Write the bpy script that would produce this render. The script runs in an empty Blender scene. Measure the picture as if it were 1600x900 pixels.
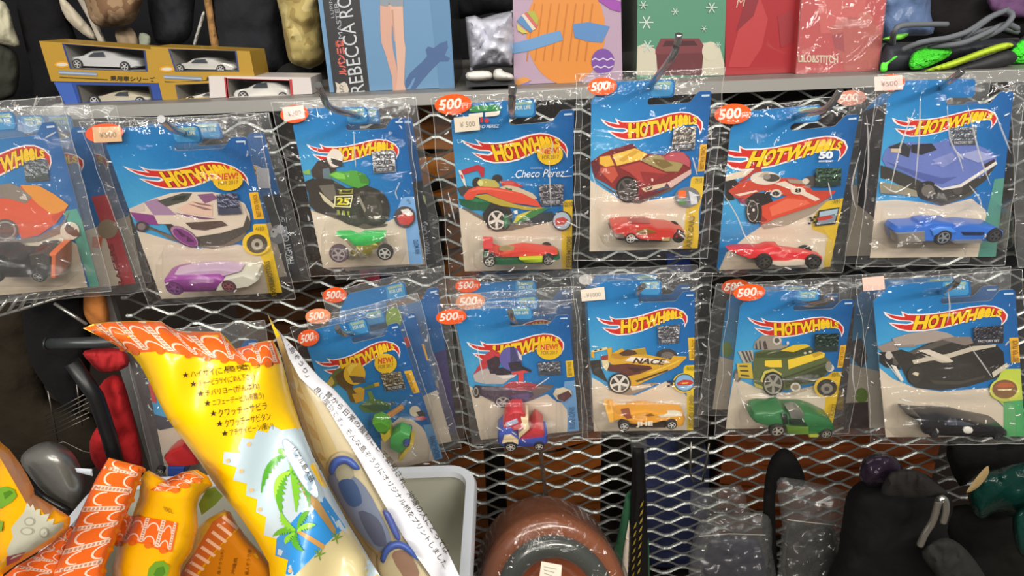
import bpy, math, random
from mathutils import Vector, Matrix, noise
from mathutils.geometry import delaunay_2d_cdt
random.seed(7)
SC = bpy.context.scene
COL = SC.collection
# ------------------------------------------------------------------ camera
F_PX, PITCH, ROLL = 1050.0, math.radians(23), math.radians(2.3)
CAM = Vector((0.0, -0.68, 1.5))
FWD = Vector((0, math.cos(PITCH), -math.sin(PITCH)))
UPV = Vector((0, math.sin(PITCH), math.cos(PITCH)))
XV = Vector((1, 0, 0))
CX = XV * math.cos(ROLL) - UPV * math.sin(ROLL)
CY = XV * math.sin(ROLL) + UPV * math.cos(ROLL)
cd = bpy.data.cameras.new('camera'); cam = bpy.data.objects.new('camera', cd); COL.objects.link(cam)
cd.sensor_width = 36; cd.lens = F_PX / 1600 * 36; cd.clip_start = 0.01
cz = -FWD
cam.matrix_world = Matrix(((CX.x, CY.x, cz.x, CAM.x), (CX.y, CY.y, cz.y, CAM.y), (CX.z, CY.z, cz.z, CAM.z), (0, 0, 0, 1)))
SC.camera = cam
# ------------------------------------------------------------------ light
SC.view_settings.view_transform = 'Standard'; SC.view_settings.look = 'None'
SC.view_settings.exposure = -0.32; SC.view_settings.gamma = 1.0
SC.view_settings.use_curve_mapping = False
SC.cycles.transparent_max_bounces = 40
SC.cycles.max_bounces = 8
SC.cycles.caustics_reflective = False; SC.cycles.caustics_refractive = False
SC.cycles.sample_clamp_indirect = 4
w = bpy.data.worlds.new('world'); SC.world = w; w.use_nodes = True
w.node_tree.nodes['Background'].inputs['Color'].default_value = (1.0, .95, .88, 1)
w.node_tree.nodes['Background'].inputs['Strength'].default_value = .19
def area(name, loc, target, sx, sy, power, col):
    l = bpy.data.lights.new(name, 'AREA'); l.shape = 'RECTANGLE'; l.size = sx; l.size_y = sy
    l.energy = power; l.color = col
    o = bpy.data.objects.new(name, l); COL.objects.link(o); o.location = loc
    o.rotation_euler = (Vector(target) - Vector(loc)).to_track_quat('-Z', 'Y').to_euler()
    return o
area('ceiling_lamp', (-1.0, -1.9, 2.45), (0, 0, 1.2), 1.3, .16, 40, (1, .94, .86))
area('ceiling_lamp', (1.0, -1.9, 2.45), (0, 0, 1.2), 1.3, .16, 40, (1, .94, .86))
area('ceiling_lamp', (0.1, -.8, 2.7), (0, 0, 1.3), 1.6, .12, 12, (1, .97, .92))
area('ceiling_lamp', (0.0, -3.0, 2.4), (0, 0, 1.2), 1.6, .25, 30, (1, .93, .84))
for k, (x, y) in enumerate(((-1.5, -1.2), (-.55, -1.5), (.5, -1.35), (1.55, -1.2), (-.2, -2.3), (.9, -2.6))):
    area('added_glint_spot', (x, y, 2.55), (x * .3, 0, 1.2), .07, .07, 3.0, (1, .95, .86))  # small lamps added to draw glints from the plastic sleeves
# ------------------------------------------------------------------ helpers
def ray(px, py):
    x = px - 800; y = py - 450
    return (FWD * F_PX + CX * x - CY * y)
def U(px, py, Y):
    d = ray(px, py); t = (Y - CAM.y) / d.y
    return CAM + d * t
def to_px(P):
    v = P - CAM; z = v.dot(FWD)
    return 800 + F_PX * v.dot(CX) / z, 450 - F_PX * v.dot(CY) / z
class Plane:
    def __init__(s, p0, k=0.0, m=0.0):
        s.p0 = Vector(p0); s.k = k; s.m = m
        s.n = Vector((m, -1, k)).normalized()          # towards the viewer
    def hit(s, px, py, off=0.0):
        d = ray(px, py); q = s.p0 + s.n * off
        return CAM + d * ((q - CAM).dot(s.n) / d.dot(s.n))
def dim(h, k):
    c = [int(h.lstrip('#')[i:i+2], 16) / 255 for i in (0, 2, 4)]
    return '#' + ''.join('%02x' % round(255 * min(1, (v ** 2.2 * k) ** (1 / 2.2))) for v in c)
def lin(h):
    h = h.lstrip('#'); c = [int(h[i:i+2], 16) / 255 for i in (0, 2, 4)]
    return tuple(v / 12.92 if v <= .04045 else ((v + .055) / 1.055) ** 2.4 for v in c) + (1,)
_M = {}
def mat(h, rough=.45, metal=0.0, coat=0.0, bump=0.0, bscale=60, var=0.0, spec=.5, emit=None):
    key = (h, rough, metal, coat, bump, bscale, var, spec)
    if key in _M: return _M[key]
    m = bpy.data.materials.new('m_' + h.strip('#')); m.use_nodes = True
    nt = m.node_tree; b = nt.nodes['Principled BSDF']
    b.inputs['Base Color'].default_value = lin(h); b.inputs['Roughness'].default_value = rough
    b.inputs['Metallic'].default_value = metal; b.inputs['Coat Weight'].default_value = coat
    b.inputs['Specular IOR Level'].default_value = spec
    if bump or var:
        tc = nt.nodes.new('ShaderNodeTexCoord'); n = nt.nodes.new('ShaderNodeTexNoise')
        n.inputs['Scale'].default_value = bscale; n.inputs['Detail'].default_value = 4
        nt.links.new(tc.outputs['Object'], n.inputs['Vector'])
        if bump:
            bp = nt.nodes.new('ShaderNodeBump'); bp.inputs['Strength'].default_value = bump; bp.inputs['Distance'].default_value = .01
            nt.links.new(n.outputs['Fac'], bp.inputs['Height']); nt.links.new(bp.outputs['Normal'], b.inputs['Normal'])
        if var:
            mx = nt.nodes.new('ShaderNodeMix'); mx.data_type = 'RGBA'
            c = lin(h); mx.inputs[6].default_value = tuple(v * (1 - var) for v in c[:3]) + (1,)
            mx.inputs[7].default_value = tuple(min(1, v * (1 + var)) for v in c[:3]) + (1,)
            nt.links.new(n.outputs['Fac'], mx.inputs[0]); nt.links.new(mx.outputs[2], b.inputs['Base Color'])
    _M[key] = m; return m
def clear_mat(name, tint, haze, rough, bump, bscale, fres=.35, base=.04, hazecol=(.9, .92, .93, 1)):
    m = bpy.data.materials.new(name); m.use_nodes = True; nt = m.node_tree
    for n in list(nt.nodes): nt.nodes.remove(n)
    N = nt.nodes.new
    out = N('ShaderNodeOutputMaterial'); tr = N('ShaderNodeBsdfTransparent'); tr.inputs['Color'].default_value = tint
    gl = N('ShaderNodeBsdfGlossy'); gl.inputs['Roughness'].default_value = rough
    df = N('ShaderNodeBsdfDiffuse'); df.inputs['Color'].default_value = hazecol
    lw = N('ShaderNodeLayerWeight'); lw.inputs['Blend'].default_value = .5
    pw = N('ShaderNodeMath'); pw.operation = 'POWER'; pw.inputs[1].default_value = 4.0
    mu = N('ShaderNodeMath'); mu.operation = 'MULTIPLY_ADD'; mu.inputs[1].default_value = fres; mu.inputs[2].default_value = base
    nt.links.new(lw.outputs['Facing'], pw.inputs[0]); nt.links.new(pw.outputs[0], mu.inputs[0])
    m1 = N('ShaderNodeMixShader'); m2 = N('ShaderNodeMixShader'); m1.inputs[0].default_value = haze
    L = nt.links.new
    L(tr.outputs[0], m1.inputs[1]); L(df.outputs[0], m1.inputs[2])
    L(mu.outputs[0], m2.inputs[0]); L(m1.outputs[0], m2.inputs[1]); L(gl.outputs[0], m2.inputs[2])
    if bump:
        tc = N('ShaderNodeTexCoord'); nz = N('ShaderNodeTexNoise'); nz.inputs['Scale'].default_value = bscale
        nz.inputs['Detail'].default_value = 3; nz.inputs['Distortion'].default_value = 1.2
        bp = N('ShaderNodeBump'); bp.inputs['Strength'].default_value = bump; bp.inputs['Distance'].default_value = .011
        L(tc.outputs['Object'], nz.inputs['Vector']); L(nz.outputs['Fac'], bp.inputs['Height'])
        L(bp.outputs['Normal'], gl.inputs['Normal'])
    L(m2.outputs[0], out.inputs['Surface'])
    return m
SLEEVE = clear_mat('clear_sleeve', (.985, .985, .985, 1), .010, .05, 1.0, 34, .45, .055)
SLEEVE2 = clear_mat('clear_sleeve_soft', (.97, .975, .975, 1), .05, .07, 1.0, 40, .45, .065)
BLISTER = clear_mat('clear_blister', (.985, .985, .98, 1), .002, .04, .0, 1, .3, .03)
ZIPBAG = clear_mat('clear_zip_bag', (.95, .95, .94, 1), .03, .06, 1.0, 42, .5, .09)
class MB:
    def __init__(s): s.v = []; s.f = []; s.mi = []; s.mats = []; s.sm = []; s.uv = {}
    def m(s, m):
        if m not in s.mats: s.mats.append(m)
        return s.mats.index(m)
    def poly(s, pts, m, smooth=False):
        b = len(s.v); s.v += [tuple(p) for p in pts]; s.f.append(tuple(range(b, b + len(pts)))); s.mi.append(s.m(m)); s.sm.append(smooth)
    def geo(s, pts, faces, m, smooth=True):
        b = len(s.v); s.v += [tuple(p) for p in pts]; i = s.m(m)
        for f in faces: s.f.append(tuple(b + k for k in f)); s.mi.append(i); s.sm.append(smooth)
    def rings(s, rings, m, closed=True, cap=True, smooth=True):
        b = len(s.v); n = len(rings[0]); i = s.m(m)
        for r in rings: s.v += [tuple(p) for p in r]
        for a in range(len(rings) - 1):
            for k in range(n if closed else n - 1):
                k2 = (k + 1) % n
                s.f.append((b + a*n + k, b + a*n + k2, b + (a+1)*n + k2, b + (a+1)*n + k)); s.mi.append(i); s.sm.append(smooth)
        if cap:
            s.f.append(tuple(b + k for k in range(n))[::-1]); s.mi.append(i); s.sm.append(False)
            e = b + (len(rings) - 1) * n
            s.f.append(tuple(e + k for k in range(n))); s.mi.append(i); s.sm.append(False)
    def tube(s, pts, r, m, n=8):
        pts = [Vector(p) for p in pts]; R = []
        rr = r if isinstance(r, (list, tuple)) else [r] * len(pts)
        for i, p in enumerate(pts):
            t = (pts[min(i + 1, len(pts) - 1)] - pts[max(i - 1, 0)]).normalized()
            a = t.cross(Vector((0, 0, 1)) if abs(t.z) < .9 else Vector((1, 0, 0))).normalized(); c = t.cross(a)
            R.append([p + (a * math.cos(q * 2 * math.pi / n) + c * math.sin(q * 2 * math.pi / n)) * rr[i] for q in range(n)])
        s.rings(R, m)
    def build(s, name, parent=None, sharp=None, fix=True):
        me = bpy.data.meshes.new(name); me.from_pydata(s.v, [], s.f)
        for m in s.mats: me.materials.append(m)
        me.polygons.foreach_set('material_index', s.mi); me.polygons.foreach_set('use_smooth', s.sm)
        if sharp: me.set_sharp_from_angle(angle=math.radians(sharp))
        me.update()
        o = bpy.data.objects.new(name, me); COL.objects.link(o)
        if parent: o.parent = parent; o.matrix_parent_inverse = Matrix.Translation(parent.location).inverted()
        return o
def thing(name, label, cat, loc, group=None):
    o = bpy.data.objects.new(name, None); COL.objects.link(o); o.location = loc; o.empty_display_size = .01
    return tag(o, label, cat, group)
def tag(o, label, cat, group=None):
    o['label'] = label; o['category'] = cat
    if group: o['group'] = group
    return o
def struct(o): o['kind'] = 'structure'; return o
def pairs(a): return [(a[i], a[i + 1]) for i in range(0, len(a), 2)]
def crop(a, ox, oy, s=5.0): return [(ox + x / s, oy + y / s) for x, y in pairs(a)]
def smooth_loop(p, n=6):
    out = []; N = len(p)
    for i in range(N):
        a, b, c, d = [Vector(p[(i + k) % N]) for k in (-1, 0, 1, 2)]
        for j in range(n):
            t = j / n
            out.append(tuple(.5 * ((2*b) + (c - a)*t + (2*a - 5*b + 4*c - d)*t*t + (3*b - a - 3*c + d)*t**3)))
    return out
def smooth_line(p, n=6):
    p = [Vector(q) for q in p]; out = []; N = len(p)
    for i in range(N - 1):
        a, b, c, d = p[max(i-1, 0)], p[i], p[i+1], p[min(i+2, N-1)]
        for j in range(n):
            t = j / n
            out.append(.5 * ((2*b) + (c - a)*t + (2*a - 5*b + 4*c - d)*t*t + (3*b - a - 3*c + d)*t**3))
    return out + [p[-1]]
def inside(pt, poly):
    x, y = pt; c = False; j = len(poly) - 1
    for i in range(len(poly)):
        xi, yi = poly[i]; xj, yj = poly[j]
        if (yi > y) != (yj > y) and x < (xj - xi) * (y - yi) / (yj - yi) + xi: c = not c
        j = i
    return c
def edist(pt, poly):
    x, y = pt; best = 1e9; j = len(poly) - 1
    for i in range(len(poly)):
        ax, ay = poly[j]; bx, by = poly[i]; dx, dy = bx - ax, by - ay
        t = max(0, min(1, ((x - ax)*dx + (y - ay)*dy) / (dx*dx + dy*dy + 1e-9)))
        best = min(best, (x - ax - t*dx)**2 + (y - ay - t*dy)**2); j = i
    return math.sqrt(best)
def fill(poly, step):
    """Triangulate a 2-D polygon with inner points: points, faces, index of the boundary points."""
    pts = []
    for i in range(len(poly)):
        a = Vector(poly[i]); b = Vector(poly[(i + 1) % len(poly)]); n = max(1, int((b - a).length / step))
        for k in range(n): pts.append(a.lerp(b, k / n))
    nb = len(pts); bd = [tuple(p) for p in pts]
    xs = [p[0] for p in poly]; ys = [p[1] for p in poly]
    y = min(ys) + step * .5; r = 0
    while y < max(ys):
        x = min(xs) + (step * .5 if r % 2 else 0)
        while x < max(xs):
            if inside((x, y), bd) and edist((x, y), bd) > step * .45: pts.append(Vector((x, y)))
            x += step
        y += step * .87; r += 1
    res = delaunay_2d_cdt(pts, [], [list(range(nb))], 1, 1e-4)
    return [tuple(p) for p in res[0]], [tuple(f) for f in res[2]], bd
def pillow_geo(outline, Yf, bulge, thick=.004, soft=None, step=None, wr=0.0, wscale=.03, seed=0, back=.5):
    xs = [p[0] for p in outline]; ys = [p[1] for p in outline]
    size = max(max(xs) - min(xs), max(ys) - min(ys)); mn = min(max(xs) - min(xs), max(ys) - min(ys))
    step = step or max(3.0, size / 22); soft = soft or mn * .4
    P, Fc, bd = fill(outline, step)
    fr, bk = [], []
    for p in P:
        d = min(1, edist(p, bd) / soft); h = math.sqrt(max(0, 1 - (1 - d) ** 2))
        nz = wr * noise.noise(Vector((p[0]*wscale, p[1]*wscale, seed))) * min(1, d * 3) + wr * .5 * (1 - abs(noise.noise(Vector((p[0]*wscale*2.3, p[1]*wscale*1.1, seed + 9))))*2) * min(1, d*3)
        Y = Yf(*p) if callable(Yf) else Yf
        fr.append(U(p[0], p[1], Y - thick/2 - bulge*h - nz)); bk.append(U(p[0], p[1], Y + thick/2 + bulge*back*h))
    n = len(P); V = fr + bk; faces = []
    from collections import Counter
    ec = {}
    for f in Fc:
        faces.append(f); faces.append(tuple(n + k for k in reversed(f)))
        for i in range(len(f)):
            a, b = f[i], f[(i + 1) % len(f)]
            if (b, a) in ec: del ec[(b, a)]
            else: ec[(a, b)] = 1
    for a, b in ec: faces.append((b, a, n + a, n + b))
    # orient: front faces must look to the camera
    f0 = faces[0]; nrm = (V[f0[1]] - V[f0[0]]).cross(V[f0[2]] - V[f0[0]])
    if nrm.y > 0: faces = [tuple(reversed(f)) for f in faces]
    return V, faces
def pillow(name, outline, Yf, bulge, m, parent=None, smooth=True, loop=0, **k):
    o = smooth_loop(outline, loop) if loop else outline
    V, Fc = pillow_geo(o, Yf, bulge, **k)
    b = MB(); b.geo(V, Fc, m, smooth); return b.build(name, parent, sharp=70)
def print_on(mb, poly, Yf, off, m, step=10):
    """A printed patch that follows a curved sheet whose depth is Yf(px, py)."""
    P, Fc, bd = fill(poly, step)
    V = [U(p[0], p[1], Yf(*p) - off) for p in P]
    if Fc and (V[Fc[0][1]] - V[Fc[0][0]]).cross(V[Fc[0][2]] - V[Fc[0][0]]).y > 0: Fc = [tuple(reversed(f)) for f in Fc]
    mb.geo(V, Fc, m, True)
def prism_pts(mb, front, back, m, cap=True):
    mb.rings([front, back], m, cap=cap, smooth=False)
def prism(name, outline, Y, depth, m, parent=None):
    b = MB(); b.rings([[U(x, y, Y) for x, y in outline], [U(x, y, Y) + Vector((0, depth, 0)) for x, y in outline]], m, smooth=False)
    return b.build(name, parent)
_T = {}
def text_geo(s, bold=0.0):
    if (s, bold) in _T: return _T[(s, bold)]
    c = bpy.data.curves.new('text', 'FONT'); c.body = s; c.offset = bold; c.resolution_u = 3; c.fill_mode = 'FRONT'
    o = bpy.data.objects.new('text', c); me = o.to_mesh()
    v = [(p.co.x, p.co.y) for p in me.vertices]; f = [tuple(p.vertices) for p in me.polygons]
    o.to_mesh_clear(); bpy.data.objects.remove(o); bpy.data.curves.remove(c)
    x0 = min(p[0] for p in v); x1 = max(p[0] for p in v); y0 = min(p[1] for p in v); y1 = max(p[1] for p in v)
    g = ([((x - x0) / (x1 - x0), (y - y0) / max(1e-6, y1 - y0)) for x, y in v], f)
    _T[(s, bold)] = g; return g
def text_px(mb, s, p0, W, H, fn, m, bold=0.0):
    """Lettering whose bounding box starts at pixel p0 (baseline start) and spans W along and H up; fn maps pixel -> point."""
    v, f = text_geo(s, bold)
    V = [fn(p0[0] + W[0]*a + H[0]*b, p0[1] + W[1]*a + H[1]*b) for a, b in v]
    mb.geo(V, f, m, False)
def ell(cx, cy, rx, ry, rot=0, n=28):
    c, s = math.cos(rot), math.sin(rot)
    return [(cx + rx*math.cos(a)*c - ry*math.sin(a)*s, cy + rx*math.cos(a)*s + ry*math.sin(a)*c) for a in [i*2*math.pi/n for i in range(n)]]
def lerp2(a, b, t): return (a[0] + (b[0] - a[0])*t, a[1] + (b[1] - a[1])*t)
def bil(q, u, v): return lerp2(lerp2(q[0], q[1], u), lerp2(q[3], q[2], u), v)
# ------------------------------------------------------------------ setting and the mesh display
def box_geo(mb, x0, x1, y0, y1, z0, z1, m):
    mb.rings([[(x0, y0, z0), (x1, y0, z0), (x1, y0, z1), (x0, y0, z1)], [(x0, y1, z0), (x1, y1, z0), (x1, y1, z1), (x0, y1, z1)]], m, smooth=False)
b = MB(); box_geo(b, -1.9, 1.9, .62, .68, 0, 3.0, mat('#1f150d', .8, bump=.3, bscale=12, var=.3)); struct(b.build('wall_back'))
b = MB(); box_geo(b, -1.9, 1.9, -3.2, .68, -.05, 0, mat('#5a5148', .8, var=.2, bscale=8)); struct(b.build('floor'))
# expanded-metal panel: zigzag strands that meet at the nodes
PXM, PZM, X0M, Z0M = .0472, .0216, -.0702, 1.4016
def mesh_panel():
    root = thing('mesh_panel', 'grey expanded metal mesh panel carrying the hung toy packs', 'mesh panel', (.15, 0, .76))
    mb = MB(); m = mat('#a9adaa', .42, .75, bump=.15, bscale=200)
    i0, i1 = -8, 18
    for j in range(-1, 31):
        for sgn in (1, -1):
            path = []
            for i in range(i0 * 2, i1 * 2 + 1):
                x = X0M + i * PXM / 2; even = (i % 2 == 0)
                z = Z0M - j * PZM + (0 if even else sgn * PZM / 2 )
                z += (-sgn if not even else sgn) * .0009
                for dx in (-.0035, .0035): path.append((x + dx, z))
            path = [p for p in path if -.437 < p[0] < .80 and .77 < p[1] < 1.413]
            if len(path) < 3: continue
            R = []
            for k, (x, z) in enumerate(path):
                w_, d_ = .0011, .0013
                tw = .0006 * sgn
                R.append([(x, -d_ + tw, z - w_), (x, -d_ - tw, z + w_), (x, d_ - tw, z + w_), (x, d_ + tw, z - w_)])
            mb.rings(R, m, smooth=False)
    mb.build('metal_mesh', root)
    b = MB(); box_geo(b, -.4505, -.437, -.004, .004, .76, 1.412, mat('#9a9c9c', .4, .7)); b.build('frame_bar', root)
    b = MB(); box_geo(b, -.4505, .80, -.004, .004, .755, .77, mat('#9a9c9c', .4, .7)); b.build('frame_bar', root)
    return root
mesh_panel()
t = thing('shelf', 'grey metal shelf with a plain front rail above the mesh', 'shelf', (.2, .1, 1.41))
b = MB(); box_geo(b, -.455, 1.0, -.014, -.008, 1.4122, 1.4232, mat('#959490', .45, .35)); b.build('front_rail', t)
b = MB(); box_geo(b, -.455, 1.0, -.008, .40, 1.4172, 1.4222, mat('#7c7a76', .5, .3)); b.build('shelf_board', t)
t = thing('storage_shelf', 'dark low storage shelf behind the mesh carrying the crates', 'shelf', (.15, .2, 0))
mb = MB(); box_geo(mb, -.48, .82, .03, .42, .705, .7195, mat('#2a221c', .6)); mb.build('shelf_board', t)
for x in (-.46, .78):
    for y in (.05, .38):
        mb = MB(); box_geo(mb, x, x + .03, y, y + .03, 0, .705, mat('#2a221c', .6)); mb.build('leg', t)
# goods stored behind the mesh
def crate(label, x0, x1, z0, z1, y, n, h):
    t = thing('wooden_crate', label, 'crate', ((x0+x1)/2, y, z0), 'wooden crates stored behind the mesh')
    for k in range(n):
        a = z0 + (z1 - z0) * k / n; c = a + (z1 - z0) / n * .84; mb = MB(); R = []
        for s in range(9):
            x = x0 + (x1 - x0) * s / 8; dz = .010 * math.sin(s / 8 * math.pi + k) ; dy = -.012 * math.sin(s/8*math.pi)
            R.append([(x, y + dy, a + dz), (x, y + dy, c + dz), (x, y + dy + .016, c + dz), (x, y + dy + .016, a + dz)])
        mb.rings(R, mat(h, .5, bump=.2, bscale=30, var=.35), smooth=False); mb.build('slat', t)
    for x in (x0 + .006, x1 - .03):
        mb = MB(); box_geo(mb, x, x + .022, y + .018, y + .04, z0, z1, mat('#6a3c14', .6)); mb.build('post', t)
crate('orange-brown slatted crate seen through the mesh beside the motorcycle pack', -.16, -.045, 1.13, 1.41, .10, 8, '#b87026')
crate('orange-brown slatted crate low behind the mesh, above the round wrapped bowl', -.02, .115, .72, 1.06, .09, 8, '#8a4a12')
crate('brown slatted crate behind the mesh below the green truck pack', .30, .62, .72, 1.10, .13, 8, '#7a3a10')
crate('dark brown slatted crate behind the mesh above the tile-roof bag', -.36, -.17, .98, 1.22, .12, 6, '#45280f')
crate('orange slatted crate behind the mesh next to the white bin', -.17, -.05, .72, 1.02, .11, 7, '#6e3c10')
tag(pillow('folded_cloth', [(1005,690),(1100,690),(1105,800),(1098,900),(1008,900)], .085, .01, mat('#2b3358', .9, bump=.4), loop=3), 'folded navy cloth behind the mesh beside the black strap', 'cloth')
tag(pillow('folded_cloth', [(655,300),(690,330),(690,440),(630,455),(590,440),(600,400)], .06, .02, mat('#16161a', .9), loop=3), 'black cloth behind the mesh under the motorcycle pack', 'cloth')
for q, h, l in (([(562,418),(592,416),(594,441),(564,442)], '#b4475e', 'small pink box behind the mesh below the motorcycle pack'), ([(594,416),(634,414),(636,440),(596,442)], '#26304e', 'small navy box behind the mesh below the motorcycle pack'), ([(1042,400),(1078,398),(1080,424),(1044,425)], '#2c4aa0', 'small blue box behind the mesh below the dark red car pack')):
    tag(prism('box', q, .04, .03, mat(h, .5)), l, 'box', 'small boxes behind the mesh')
tag(pillow('black_bag', [(905,380),(1010,385),(1100,395),(1120,470),(1100,700),(1060,720),(1040,560),(905,470)], .055, .01, mat('#131316', .8), loop=3), 'black bag hanging behind the mesh between the yellow racer and green truck packs', 'bag')
tag(pillow('black_bag', [(1330,380),(1480,390),(1600,380),(1650,480),(1600,720),(1480,560),(1340,470)], .055, .01, mat('#17161c', .8), loop=3), 'black bag stored behind the mesh at its far end', 'bag')
# ------------------------------------------------------------------ carded toy packs
LAY = .00007
J_TIP, J_RT, J_BT = (932, 495.5), (1075, 494), (968, 524.6)
WHITE_FLAME = crop([158,376,205,395,275,405,258,368,300,388,390,385,470,372,560,345,640,318,720,302,780,305,840,330,872,370,872,410,848,460,845,420,830,392,790,385,730,395,660,425,590,460,500,495,420,515,330,523,270,510,225,480,203,458,255,462,310,465,335,455,330,445,260,445,210,430,175,405], 900, 420)
RED_FLAME = crop([178,390,225,405,292,415,275,385,310,397,390,394,470,381,560,355,640,327,720,310,778,313,833,337,863,372,864,405,852,438,848,412,833,385,790,376,728,386,656,416,586,450,498,485,420,505,332,513,276,501,235,476,222,466,258,470,312,474,346,462,348,448,330,437,262,436,214,421], 900, 420)
LETTERS = [('H', 350, 428), ('O', 430, 488), ('T', 484, 548), ('W', 542, 642), ('H', 640, 696), ('e', 698, 737), ('e', 736, 772), ('L', 774, 804), ('S', 803, 834)]
def l_top(x): return interp(x, [(350, 402), (450, 388), (560, 370), (650, 335), (740, 319), (834, 337)])
def l_bot(x): return interp(x, [(350, 508), (450, 496), (550, 470), (650, 438), (740, 400), (834, 381)])
def interp(x, tb):
    for (a, p), (b, q) in zip(tb, tb[1:]):
        if x <= b: return p + (q - p) * (x - a) / (b - a)
    return tb[-1][1]
def affine3(src, dst):
    (x0, y0), (x1, y1), (x2, y2) = src; D = (x1-x0)*(y2-y0) - (x2-x0)*(y1-y0)
    def f(p):
        a = ((p[0]-x0)*(y2-y0) - (x2-x0)*(p[1]-y0)) / D; b = ((x1-x0)*(p[1]-y0) - (p[0]-x0)*(y1-y0)) / D
        return (dst[0][0] + a*(dst[1][0]-dst[0][0]) + b*(dst[2][0]-dst[0][0]), dst[0][1] + a*(dst[1][1]-dst[0][1]) + b*(dst[2][1]-dst[0][1]))
    return f
def clip_quad(poly, q):
    """Keep the part of a print that lies on the card (its two sides and its bottom)."""
    for a, b in ((q[1], q[2]), (q[2], q[3]), (q[3], q[0])):
        out = []; N = len(poly)
        sd = lambda p: (b[0]-a[0])*(p[1]-a[1]) - (b[1]-a[1])*(p[0]-a[0])
        for i in range(N):
            p, r = poly[i], poly[(i+1) % N]; sp, sr = sd(p), sd(r)
            if sp >= 0: out.append(p)
            if (sp >= 0) != (sr >= 0): out.append(lerp2(p, r, sp / (sp - sr)))
        poly = out
        if len(poly) < 3: return None
    return poly
CARD = [(0, .03), (.03, 0), (.12, -.075), (.145, -.085), (.66, -.085), (.683, -.075), (.69, -.06), (.69, .01), (.68, .025), (.66, .03), (.50, .028), (.478, .036), (.47, .05), (.475, .066), (.49, .074), (.80, .070), (.825, .066), (.885, .008), (.905, 0), (.985, 0), (1, .012), (1, .985), (.985, 1), (.015, 1), (0, .985)]
def card_material():
    m = bpy.data.materials.new('card_blue'); m.use_nodes = True; nt = m.node_tree; b = nt.nodes['Principled BSDF']
    uv = nt.nodes.new('ShaderNodeUVMap'); sep = nt.nodes.new('ShaderNodeSeparateXYZ')
    vd = nt.nodes.new('ShaderNodeVectorMath'); vd.operation = 'DISTANCE'; vd.inputs[1].default_value = (.12, .42, 0)
    r = nt.nodes.new('ShaderNodeValToRGB')
    r.color_ramp.elements[0].position = .05; r.color_ramp.elements[0].color = lin('#45a0cf')
    r.color_ramp.elements[1].position = .95; r.color_ramp.elements[1].color = lin('#0f5496')
    e = r.color_ramp.elements.new(.4); e.color = lin('#1a78b8')
    L = nt.links.new; L(uv.outputs[0], vd.inputs[0]); L(vd.outputs['Value'], r.inputs[0]); L(r.outputs[0], b.inputs['Base Color'])
    b.inputs['Roughness'].default_value = .4; b.inputs['Coat Weight'].default_value = .25; return m
CARDM = card_material()
INK = dict(rough=.45, coat=.2)
CREAM, YEL = '#d2c4b0', '#e3b91c'
def fit_plane(q, Y0, kmin=-.42, kmax=.12, lock=None):
    best = None; mid = lerp2(q[0], q[1], .5); p0 = U(mid[0], mid[1], Y0)
    if lock is not None: return Plane(p0, *lock)
    for ki in range(0, 28):
        k = kmin + (kmax - kmin) * ki / 27
        for mi in range(-8, 9):
            m = mi * .025; pl = Plane(p0, k, m); a, b, c, d = [pl.hit(*p) for p in q]
            e = abs(math.log((a-b).length / (d-c).length)) + .6*abs(math.log((a-d).length / (b-c).length)) + .06*abs(k) + .25*abs(m)
            if best is None or e < best[0]: best = (e, pl)
    return best[1]
SILVER = dict(rough=.28, metal=.85, bump=.6, bscale=300)
CREASE = clear_mat('sleeve_crease', (.97, .97, .97, 1), .28, .12, .0, 1, .5, .12, (.95, .95, .93, 1))
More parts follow.
